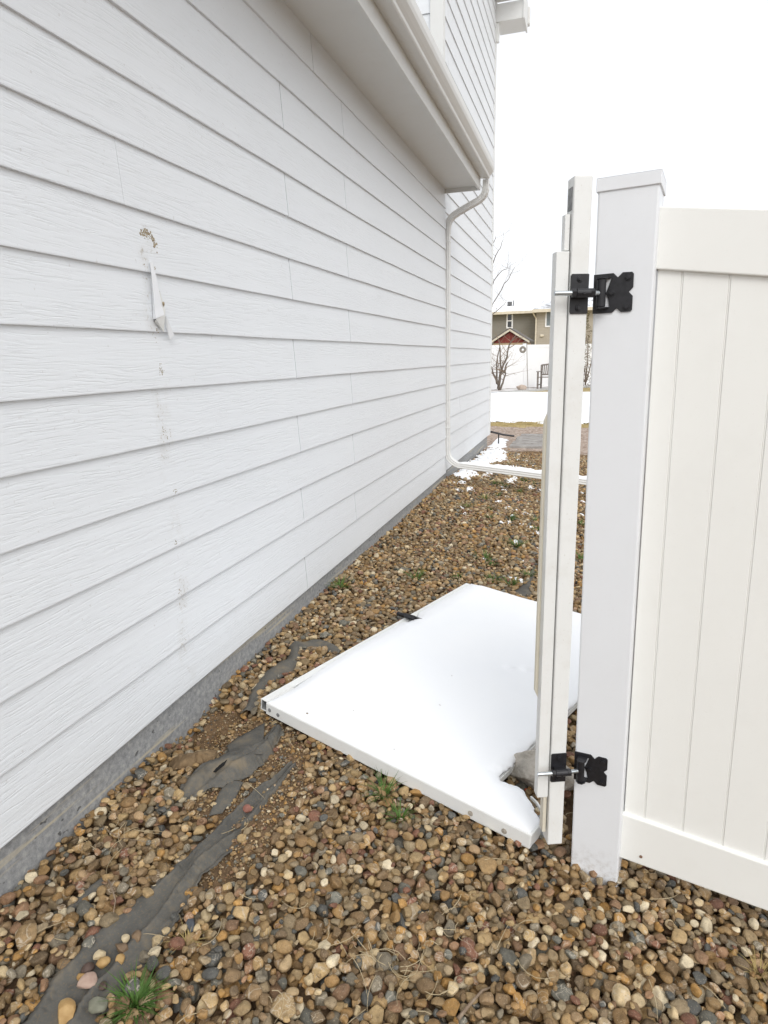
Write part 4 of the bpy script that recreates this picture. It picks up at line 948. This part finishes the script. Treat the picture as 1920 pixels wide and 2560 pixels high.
for (x, y, s) in [(1040, 1452, 1.2), (850, 1478, 1.0), (1165, 1270, 1.0), (1210, 1400, 1.1), (1240, 1210, 1.2), (1262, 1215, 1.0), (1210, 1250, .9), (1225, 1296, .8), (1280, 1300, 1.0), (1290, 1365, 1.2), (1275, 1462, 1.2), (1230, 1452, .8),
                  (1310, 1200, 1.0), (1335, 1205, .9), (1340, 1325, .9), (1245, 1240, .8), (1300, 1230, .8), (1145, 1448, .7), (1230, 1415, .7), (1320, 1440, .8), (1295, 1150, .8), (1270, 1160, .7), (1340, 1300, .8), (1225, 1275, .7), (1455, 1310, 1), (1457, 1400, 1)]:
    g = atG((x, y)); tuft(g[0], g[1], float(hAt(g[0], g[1])) - .01, int(34 * s), .075 * s, .075 * s, 'small green grass tuft in the gravel strip beyond the fallen gate', group=ga_, w=.0026)
# dry stems and sticks
ds = MB()
cl_ = [atG((990, 2430)), atG((940, 2390)), atG((1130, 2330)), atG((1050, 2480)), atG((300, 2095))]
for i in range(300):
    x = random.uniform(-1.2, .9); y = random.uniform(.8, 3.6) if i < 170 else random.uniform(3.2, 8.5)
    if i >= 260: c_0 = cl_[i % 5]; x = c_0[0] + random.gauss(0, .035); y = c_0[1] + random.gauss(0, .03)
    z = float(hAt(x, y)) + .004
    if abs(x - POST_C[0]) < .12 and abs(y - POST_C[1]) < .12: continue
    if sdf(np.array([x]), np.array([y]), gate_poly)[0] > -.02: continue
    L = random.uniform(.03, .10); a = random.uniform(0, 6.28); c = random.gauss(0, .8)
    pts = [(x + L * t * math.cos(a + c * t), y + L * t * math.sin(a + c * t), z + .008 * math.sin(3 * t + i) * t + .004) for t in np.linspace(0, 1, 6)]
    ds.tube(pts, [.0009, .0009, .0008, .0007, .0006, .0004], 4)
tag(ds.build('dry_grass', STRAW, None), 'dry straw stems scattered over the pebbles', kind='stuff')
def stick(pp, r, lab):
    pts = []
    for (x, y) in pp:
        g = atG((x, y)); pts.append((g[0], g[1], float(hAt(g[0], g[1])) + .012))
    m = MB(); m.tube(pts, list(np.linspace(r, r * .45, len(pts))), 6); o = m.build('twig', TWIGM, None, smooth=True); tag(o, lab, 'twig')
stick([(1145, 2565), (1175, 2530), (1205, 2500), (1225, 2480)], .0042, 'dark brown stick among the pebbles at the bottom edge')
stick([(272, 2205), (283, 2235), (290, 2262), (284, 2285)], .0028, 'short reddish twig between the fabric pieces near the foundation')
stick([(252, 2062), (275, 2085), (300, 2100), (345, 2108), (392, 2118)], .0013, 'pale dry stem across the pebbles by the foundation')

# ------------------------------------------------------------------ back yard
GZ = -.055
def lawn_z(x, y): return GZ + .05 * sst(y, 11.8, 13.5) - .06 * sst(y, 16, 24)
# snow covered lawn
X, Y = np.meshgrid(np.r_[np.arange(-30, -5, 1.0), np.arange(-5, 3, .03), np.arange(3, 31, 1.0)], np.r_[np.arange(12.8, 14.6, .03), np.arange(14.6, 16, .1), np.arange(16, 24.3, .25)])
e_ = 13.5 + .28 * vnoise(X, X * 0, 2.1, 5) + .20 * vnoise(X, Y, 6, 9)
dl = Y - e_ + .3 * vnoise(X, Y, 9, 12) * (1 - sst(Y, 14.0, 14.5)) + .10 * vnoise(X, Y, 26, 13) * (1 - sst(Y, 14.0, 14.5))
Z = S(X, Y) - .02 + .075 * np.sqrt(np.clip(dl / .5, 0, 1)) + .012 * vnoise(X, Y, 3, 14)
keep = dl > 0; k_ = keep; i_ = -np.ones(X.shape, int); i_[k_] = np.arange(k_.sum()); c_ = k_[:-1, :-1] & k_[1:, :-1] & k_[:-1, 1:] & k_[1:, 1:]
o = fast_mesh('snow_lawn', np.stack([X[k_], Y[k_], Z[k_]], -1), np.stack([i_[:-1, :-1][c_], i_[:-1, 1:][c_], i_[1:, 1:][c_], i_[1:, :-1][c_]], -1), SNOW); tag(o, kind='structure')
yg = MB()
for i in range(5200):
    x = random.uniform(-3.6, .9); y = 12.75 + random.random() * .9 + (random.random() < .13) * random.uniform(0, 9); h = random.uniform(.015, .05); a = random.uniform(0, 6.28)
    z = float(S(x, y)) + .0 + (.05 if y > 13.9 else 0); w = .006; yg.add([(x, y, z), (x + w * math.cos(a), y + w * math.sin(a), z), (x + h * .5 * math.cos(a * 3), y + h * .5 * math.sin(a * 3), z + h)], [(0, 1, 2)])
tag(yg.build('grass', YGRASS, None, fixn=False), 'yellow dormant grass along the near edge of the snowy lawn', kind='stuff')
ed = MB(); l = atZ((1225, 986), GZ); r = atZ((1385, 975), GZ); dv = (r - l); l2 = l - dv * 3; r2 = r + dv * 4
nrm = np.array([-dv[1], dv[0], 0]); nrm /= np.linalg.norm(nrm)
def wallseg(mb, p, q, t, z0, z1, off=0):
    a = p + nrm * off; b = q + nrm * off; c = b + nrm * t; d = a + nrm * t
    mb.add([(*a[:2], z0), (*b[:2], z0), (*c[:2], z0), (*d[:2], z0), (*a[:2], z1), (*b[:2], z1), (*c[:2], z1), (*d[:2], z1)], [(3, 2, 1, 0), (4, 5, 6, 7), (0, 1, 5, 4), (1, 2, 6, 5), (2, 3, 7, 6), (3, 0, 4, 7)])
wallseg(ed, l2, r2, .15, GZ - .2, GZ + .075); EDG = m_noise('pale_concrete', (.42, .43, .44), (.55, .56, .57), 12, .9); tag(ed.build('garden_edging', EDG, None), 'low pale concrete edging between snowy lawn and planting bed', 'edging')
bed = MB(); wallseg(bed, l2, r2, 2.4, GZ - .1, GZ + .05, .16); tag(bed.build('planting_bed', m_noise('bed_mulch', (.10, .065, .04), (.55, .52, .50), 1.6, .95, .6, .02, 30, .2, (.85, .86, .88)), None), kind='structure')
# back fence
bl_ = atZ((1232, 979), GZ); br_ = atZ((1374, 972), GZ); bl_ = bl_ + nrm * .9; br_ = br_ + nrm * .9
dvf = br_ - bl_; L2 = np.linalg.norm(dvf); un = dvf / L2
BF = thing('back_fence', 'white vinyl privacy fence across the far end of the snowy yard', 'fence', loc=tuple(bl_))
BW = m_white('far_vinyl', (.84, .845, .85), .45, .03)
fpan = MB(); ztop = 1.74
base0 = bl_ - un * 12
nrm0 = nrm.copy()
for i in range(14):
    a = base0 + un * (i * 2.4); b = a + un * 2.28
    wallseg(fpan, a, b, .03, GZ, ztop - .12)
fpan.build('board_panel', BW, BF)
rl = MB()
for i in range(14):
    a = base0 + un * (i * 2.4) - nrm * .012; b = a + un * 2.28; wallseg(rl, a, b, .055, ztop - .1195, ztop)
rl.build('top_rail', BW, BF)
for i in range(4, 12):
    a = base0 + un * (i * 2.4 - .12) - nrm * .04; p_ = MB(); wallseg(p_, a, a + un * .12, .12, GZ - .1, ztop + .05); p_.build('post', BW, BF)

def yardY(px): return None
# generic bare branching
def branch(mb, p, d, L, r, depth, rnd, twist=.35, nseg=5, up=.15):
    p = Vector(p); d = Vector(d).normalized(); pts = [tuple(p)]; rad = [r]
    for i in range(nseg):
        d = (d + Vector((rnd.gauss(0, twist), rnd.gauss(0, twist), rnd.gauss(0, twist) + up)) * .35).normalized(); p = p + d * (L / nseg); pts.append(tuple(p)); rad.append(max(.0025, r * (1 - .6 * (i + 1) / nseg)))
        if depth > 0 and i >= 1 and rnd.random() < .85:
            dd_ = (d + Vector((rnd.gauss(0, .8), rnd.gauss(0, .5), rnd.gauss(0, .5) + .1))).normalized(); branch(mb, p, dd_, L * rnd.uniform(.4, .7), rad[-1] * .6, depth - 1, rnd, twist, 4, up)
    mb.tube(pts, rad, 5, cap=False)
    if depth > 0: branch(mb, p, d, L * .6, rad[-1] * .8, depth - 1, rnd, twist, 4, up)
def shrub(label, px, stems, Yd, seed, cat='shrub', tw=4, name='bare_shrub', tl=.45, r0=.022, dens=1.0, group=None):
    g = atY(px, Yd); root = thing(name, label, cat, loc=tuple(g), group=group); rnd = random.Random(seed); tk = MB(); br = MB()
    for s in stems:
        P = [Vector(atY(p, Yd + rnd.uniform(-.05, .05) * (i > 0))) for i, p in enumerate(s)]
        rads = list(np.linspace(r0, r0 * .35, len(P)))
        fine = []; fr2 = []
        for i in range(len(P) - 1):
            for t in (0, .33, .66): fine.append(tuple(P[i].lerp(P[i + 1], t) + Vector((rnd.gauss(0, .012), 0, rnd.gauss(0, .012))) * (i + t > 0))); fr2.append(rads[i] * (1 - t) + rads[i + 1] * t)
        fine.append(tuple(P[-1])); fr2.append(rads[-1]); tk.tube(fine, fr2, 7)
        for i in range(2, len(fine)):
            for _ in range(int(dens * rnd.uniform(.5, 2.2))):
                dd_ = Vector((rnd.gauss(0, .9), rnd.gauss(0, .5), abs(rnd.gauss(.7, .4)))); branch(br, fine[i], dd_, tl * rnd.uniform(.5, 1.2), fr2[i] * .42, 1, rnd, .3, 4, .2)
    tk.build('trunk', BARK, root, smooth=True); br.build('branches', TWIGM if cat == 'shrub' else BARK, root, smooth=True, fixn=False); return root
Ys = float(bl_[1]) - .55
shrub('bare multi stemmed shrub by the house corner in front of the back fence', (1247, 978), [[(1248, 978), (1241, 945), (1243, 905), (1250, 862)], [(1248, 978), (1257, 955), (1263, 935), (1262, 922)], [(1247, 965), (1254, 925), (1268, 890), (1272, 862), (1290, 838)],
      [(1243, 960), (1232, 930), (1228, 915)], [(1245, 972), (1252, 925), (1250, 880), (1247, 850)], [(1254, 927), (1262, 932), (1264, 915), (1270, 905)]], Ys, 3, r0=.046, tl=.6, dens=1.0)
shrub('bare shrub seen through the gap between upright and post', (1459, 962), [[(1463, 962), (1462, 930), (1456, 890), (1464, 850)], [(1463, 962), (1466, 930), (1470, 880), (1468, 845)], [(1462, 955), (1452, 930), (1448, 905)], [(1465, 955), (1475, 920), (1482, 880)]], Ys, 5, r0=.028, tl=.5)
shrub('tall bare tree with thin branches rising beyond the house corner', (1208, 985), [[(1208, 985), (1210, 880), (1214, 780), (1216, 650), (1212, 560)], [(1212, 830), (1232, 760), (1262, 708), (1275, 690), (1287, 668)], [(1214, 760), (1236, 700), (1255, 676), (1268, 672)],
      [(1215, 720), (1238, 640), (1250, 620), (1258, 600)], [(1213, 800), (1240, 780), (1262, 760), (1266, 752)], [(1216, 650), (1232, 610), (1240, 590)]], Ys - 2.0, 9, cat='tree', name='bare_tree', r0=.02, tl=.42, dens=.8)
# evergreen behind the fence, seen in the gap
EV = thing('evergreen_shrub', 'dull green evergreen rising behind the back fence, seen in the gap', 'shrub', loc=tuple(atY((1463, 880), Ys + 2.5)))
ev = MB(); rnd = random.Random(2); c = atY((1463, 820), Ys + 2.5)
for i in range(2600):
    t = rnd.random(); z = GZ + t * 3.0; rr = (.42 * (1 - t) + .12) * rnd.random() ** .5 * (1 + .3 * math.sin(z * 9)); a = rnd.uniform(0, 6.28); p = Vector((c[0] + rr * math.cos(a), c[1] + rr * math.sin(a), z)); s = rnd.uniform(.02, .05)
    d1_ = Vector((rnd.gauss(0, 1), rnd.gauss(0, 1), rnd.gauss(.5, .7))).normalized() * s; d2_ = d1_.orthogonal().normalized() * s * .35; ev.add([p - d2_, p + d2_, p + d1_ + d2_ * .3, p + d1_ - d2_ * .3], [(0, 1, 2, 3)])
ev.build('crown', m_noise('evergreen_needles', (.06, .055, .025), (.14, .12, .05), 8, .8), EV, fixn=False)
ev = MB(); ev.tube([(c[0], c[1], GZ - .1), (c[0], c[1], 2.4)], [.05, .015], 7); ev.build('trunk', BARK, EV)
# bench
WOOD = m_noise('grey_weathered_wood', (.17, .145, .13), (.30, .27, .245), 18, .85, .4, .004, 50)
bp = atZ((1342, 972), GZ + .05); bang = R_(-12); ca, sa2 = math.cos(bang), math.sin(bang)
BM_ = frame((bp[0], bp[1] - .1, GZ + .05), (ca, sa2, 0), (-sa2, ca, 0), (0, 0, 1))
BN = thing('garden_bench', 'grey slatted wooden bench standing by the back fence', 'bench', M=BM_)
BWd = 1.25
q = MB(); [q.box(0, BWd, -.02 + i * .085, .055 + i * .085, .44, .465) for i in range(6)]; q.build('seat', WOOD, BN, local=True)
q = MB(); n_ = 16
for i in range(n_):
    x = .05 + (BWd - .1) * i / (n_ - 1); zt = .90 + .045 * math.sin(math.pi * i / (n_ - 1)); q.add([(x - .022, .50, .55), (x + .022, .50, .55), (x + .022, .585, zt), (x - .022, .585, zt), (x - .022, .515, .55), (x + .022, .515, .55), (x + .022, .60, zt), (x - .022, .60, zt)], [(3, 2, 1, 0), (4, 5, 6, 7), (0, 1, 5, 4), (1, 2, 6, 5), (2, 3, 7, 6), (3, 0, 4, 7)])
pts = [(BWd * i / 14, .60, .915 + .05 * math.sin(math.pi * i / 14)) for i in range(15)]; q.tube(pts, .032, 6); q.box(0, BWd, .49, .53, .52, .575); q.build('backrest', WOOD, BN, local=True)
for x in (0, BWd - .06):
    q = MB(); q.box(x, x + .06, -.02, .04, 0, .66); q.build('leg', WOOD, BN, local=True)
    q = MB(); q.box(x, x + .06, .47, .53, 0, .93); q.build('leg', WOOD, BN, local=True)
    q = MB(); q.box(x - .01, x + .07, -.10, .50, .665, .695); q.build('armrest', WOOD, BN, local=True)
    q = MB(); q.box(x + .01, x + .05, .04, .47, .14, .18); q.build('stretcher', WOOD, BN, local=True)
# hanging spinner on a shepherd's hook
hp = atZ((1320, 974), GZ + .05); hY = hp[1]
HK = thing('garden_hook', 'thin tall shepherd hook pole left of the bench', 'garden hook', loc=tuple(hp))
tp_ = atY((1317, 858), hY); tl_ = atY((1308, 856), hY)
q = MB(); q.tube([tuple(hp), tuple(hp * .5 + tp_ * .5 + np.array([-.008, 0, 0])), tuple(tp_)] + arc(tuple(tp_), tuple(tp_ + np.array([-.03, 0, .12])), tuple(tl_))[1:], .013, 6); q.build('pole', m_noise('rusty_iron', (.13, .10, .08), (.22, .18, .15), 40, .7), HK)
sc_ = atY((1307, 874), hY); SPN = thing('hanging_ring', 'round metal ring ornament hanging from the shepherd hook', 'ornament', loc=tuple(sc_))
q = MB(); o = 0; nR = 28
for i in range(nR):
    a = 2 * math.pi * i / nR
    for j in range(8):
        b = 2 * math.pi * j / 8; rr = .088 + .045 * math.cos(b); q.v.append((sc_[0] + rr * math.cos(a), sc_[1] + .03 * math.sin(b), sc_[2] + rr * math.sin(a)))
for i in range(nR):
    for j in range(8): q.f.append((i * 8 + j, ((i + 1) % nR) * 8 + j, ((i + 1) % nR) * 8 + (j + 1) % 8, i * 8 + (j + 1) % 8))
q.build('ring', m_noise('tarnished_metal', (.10, .09, .075), (.36, .33, .28), 26, .35), SPN, smooth=True)
q = MB(); q.tube([(sc_[0], sc_[1], sc_[2] + .13), tuple(tl_)], .005, 5); q.build('hanger', STEEL, SPN)
g = atZ((1303, 974), GZ + .05); stone('garden_stone', 'pinkish tan block stone on the snowy bed edge', 'rock', g[0], g[1], GZ + .12, .22, .12, .12, m_noise('tan_stone', (.42, .34, .28), (.55, .46, .39), 12, .9, .6, .01), 81, 3)
# garden shed with a red gable beyond the fence
Yh = float(bl_[1]) + 3.2
ap = atY((1275, 822), Yh); el = atY((1228, 852), Yh); er_ = atY((1324, 852), Yh); hw = (er_[0] - ap[0]); zE_ = er_[2]; xc = ap[0]
SHD = thing('garden_shed', 'small shed with dark red gable and cream trim behind the back fence', 'shed', loc=(xc, Yh + 1, GZ))
REDM = m_noise('dark_red_siding', (.155, .028, .022), (.21, .045, .035), 6, .7, .2, .004); CREAM = m_noise('cream_trim', (.62, .56, .44), (.72, .66, .54), 5, .7, .05); TANW = m_noise('tan_wall', (.40, .30, .18), (.48, .37, .24), 5, .8, .1)
q = MB(); q.prism([(xc - hw * .86, zE_ - .06), (xc + hw * .86, zE_ - .06), (xc, ap[2] - .12)], [], lambda u, v, w: (u, w, v), Yh, Yh + 2.5); q.build('gable', REDM, SHD)
q = MB(); q.box(xc - hw * .85, xc + hw * .85, Yh + .02, Yh + 2.48, GZ, zE_ - .062); q.build('wall', TANW, SHD)
for s in (-1, 1):
    q = MB(); q.prism([(xc, ap[2]), (xc + s * hw, zE_), (xc + s * hw, zE_ - .09), (xc, ap[2] - .10)], [], lambda u, v, w: (u, w, v), Yh - .14, Yh - .10); q.build('trim', CREAM, SHD)
    q = MB(); q.prism([(xc, ap[2] + .01), (xc + s * hw, zE_ + .01), (xc + s * hw, zE_ + .05), (xc, ap[2] + .05)], [], lambda u, v, w: (u, w, v), Yh - .16, Yh + 2.6); q.build('roof', SHING, SHD)
q = MB(); q.prism([(xc - hw * .15, ap[2] - .02), (xc - hw * .95, zE_ + .06), (xc - hw * .95, zE_ + .09), (xc - hw * .15, ap[2] + .02)], [], lambda u, v, w: (u, w, v), Yh + 1.0, Yh + 2.55); q.build('roof_snow', SNOW, SHD)
# neighbouring house: olive wing and tan wing
Yn = 52.0
def lap_mat(name, c, exp=.2):
    m, t, b = mat(name, c, .75, .2); pos = wpos(t); sp = N(t, 'ShaderNodeSeparateXYZ'); lnk(t, pos, sp.inputs[0])
    fr_ = math_n(t, 'FRACT', math_n(t, 'DIVIDE', sp.outputs[2], exp)); n = noise(t, pos, 1.5, 3)
    lnk(t, mixc(t, n, tuple(v * .9 for v in c), tuple(v * 1.1 for v in c)), b.inputs['Base Color']); bump(t, b, fr_, .6, .04); return m
OLIVE = lap_mat('olive_siding', (.245, .235, .205)); TAN = lap_mat('tan_siding', (.44, .40, .335))
NH = thing('neighbour_house', 'two storey neighbour house with olive and tan siding beyond the back fence', 'house', loc=(-5, Yn + 3, 0))
cL = atY((1200, 780), Yn); cR = atY((1341, 783), Yn); ev_ = atY((1300, 781), Yn)[2]
q = MB(); q.box(cL[0] - 6, cR[0], Yn, Yn + 8, -1.0, ev_); q.build('olive_wall', OLIVE, NH)
Yt = Yn - 1.4; tl0 = atY((1341, 783), Yt); trr = atY((1560, 783), Yt); evt = atY((1370, 776), Yt)[2]
q = MB(); q.box(tl0[0], trr[0], Yt, Yn + 7, -1.0, evt); q.build('tan_wall', TAN, NH)
rz = atY((1300, 752), Yn + 4)[2]
q = MB(); x0_, x1_ = cL[0] - 7, cR[0] + .2
q.add([(x0_, Yn - .45, ev_ + .05), (x1_, Yn - .45, ev_ + .05), (x1_, Yn + 4, rz), (x0_, Yn + 4, rz), (x0_, Yn + 8.5, ev_ + .05), (x1_, Yn + 8.5, ev_ + .05)], [(0, 1, 2, 3), (3, 2, 5, 4), (0, 4, 5, 1), (0, 3, 4), (1, 5, 2)]); q.build('roof', SNOW, NH)
q = MB(); q.box(x0_, x1_, Yn - .60, Yn - .46, ev_ - .12, ev_ + .08); q.build('gutter', CREAM, NH)
pk_ = atY((1400, 717), Yt + 3); xl = atY((1331, 772), Yt - .45)[0]; xr = trr[0] + .5; RSN = m_noise('thin_roof_snow', (.12, .12, .125), (.75, .77, .80), 1.3, .8, .3, .01, 8, .3, (.86, .87, .9))
q = MB(); q.add([(xl, Yt - .45, evt + .05), (xr, Yt - .45, evt + .05), (xr - 2, Yt + 3.4, pk_[2]), (pk_[0], Yt + 3.4, pk_[2]), (xl, Yt + 8, evt + .05), (xr, Yt + 8, evt + .05)], [(0, 1, 2, 3), (3, 2, 5, 4), (0, 3, 4), (1, 5, 2), (0, 4, 5, 1)]); q.build('roof', RSN, NH)
q = MB(); q.box(xl, xr, Yt - .60, Yt - .46, evt - .14, evt + .08); q.build('gutter', CREAM, NH)
dx_ = atY((1341, 780), Yt - .06)[0]; q = MB(); q.tube([(dx_ - .25, Yt - .5, evt), (dx_ - .2, Yt - .4, evt - .2), (dx_, Yt - .08, evt - .55), (dx_, Yt - .08, -.5)], .055, 6); q.build('downspout', CREAM, NH)
GL = m_noise('window_glass', (.02, .022, .026), (.05, .055, .06), 3, .08, .02, .001, 5, .6); GL2 = m_noise('curtained_glass', (.16, .19, .20), (.22, .25, .26), 2, .15, .02, .001, 5, .5)
def window(x0p, x1p, y0p, y1p, Yw, panes, glass):
    a = atY((x0p, y0p), Yw); b = atY((x1p, y1p), Yw); f_ = .10
    x0, x1, z0, z1 = a[0], b[0], b[2], a[2]; fr_ = MB()
    fr_.box(x0, x1, Yw - .05, Yw - .001, z1 - f_, z1); fr_.box(x0, x1, Yw - .05, Yw - .001, z0, z0 + f_); fr_.box(x0, x0 + f_, Yw - .05, Yw - .001, z0 + f_, z1 - f_); fr_.box(x1 - f_, x1, Yw - .05, Yw - .001, z0 + f_, z1 - f_)
    mz = (z0 + z1) / 2
    if panes == 2: fr_.box(x0 + f_, x1 - f_, Yw - .05, Yw - .001, mz - .04, mz + .04)
    w = fr_.build('window', BW, NH)
    for (lo, hi) in ([(z0 + f_, mz - .04), (mz + .04, z1 - f_)] if panes == 2 else [(z0 + f_, z1 - f_)]):
        g_ = MB(); g_.box(x0 + f_, x1 - f_, Yw - .02, Yw - .002, lo, hi); g_.build('pane', glass, w)
window(1266.5, 1282, 783, 821, Yn, 2, GL); window(1364, 1392, 776, 817, Yt, 1, GL2)
v0 = atY((1276, 756), Yn + 2); q = MB(); q.box(v0[0] - .22, v0[0] + .12, v0[1] - .15, v0[1] + .15, v0[2] - .25, v0[2] + .05); q.tube([(v0[0] + .25, v0[1], v0[2] - .3), (v0[0] + .25, v0[1], v0[2] + .12)], .04, 6); q.build('roof_vent', m_noise('dark_metal', (.10, .10, .10), (.16, .16, .16), 10), NH)
v0 = atY((1355, 839), Yt); q = MB(); q.box(v0[0] - .13, v0[0] + .13, Yt - .12, Yt - .001, v0[2] - .08, v0[2] + .08); q.build('wall_vent', CREAM, NH, bevel=.03)
# ------------------------------------------------------------------ planks on the pink gravel, pipe at the corner
PLK = thing('plank_walkway', 'grey weathered planks laid side by side on the pinkish gravel', 'planks', loc=tuple(atZ((1320, 1102), GZ)))
ya = atZ((1320, 1119), GZ + .03)[1]; yb = atZ((1320, 1086), GZ + .03)[1]; xa = atZ((1288, 1100), GZ + .03)[0]; xb_ = atZ((1362, 1100), GZ + .03)[0]; pw = (yb - ya) / 5
for i in range(5):
    q = MB(); o1 = random.uniform(-.04, .04); q.box(xa + o1, xb_ + o1 + random.uniform(0, .05), ya + pw * i + .035, ya + pw * (i + 1) - .035, float(S(0, 9.6)) - .02, float(S(0, 10)) + .045 + random.uniform(0, .008)); q.build('plank', m_noise('plank_grey', (.22, .205, .19), (.42, .40, .38), 9, .9, .5, .006, 26) if i == 0 else bpy.data.materials['plank_grey'], PLK, bevel=.008)
pp0 = atZ((1216, 1080), .17); pp1 = atZ((1286, 1091), .02)
pa = Vector((W2 + .02, 9.86, .175)); pb = Vector(atZ((1284, 1090), .03)); pi_ = MB(); pi_.tube([tuple(pa + Vector((-.25, .1, .01))), tuple(pa), tuple(pa.lerp(pb, .5) + Vector((0, 0, -.01))), tuple(pb)], .016, 8)
PP = thing('black_drain_pipe', 'thin black pipe running from the house corner to the planks', 'pipe', loc=tuple(pa)); pi_.build('pipe', BLACK, PP)
lg = pa.lerp(pb, .3); q = MB(); q.tube([tuple(lg), (lg.x, lg.y, lg.z - .2)], .01, 6); q.build('leg', BLACK, PP)
print('pebbles', len(place), 'near', len(near))
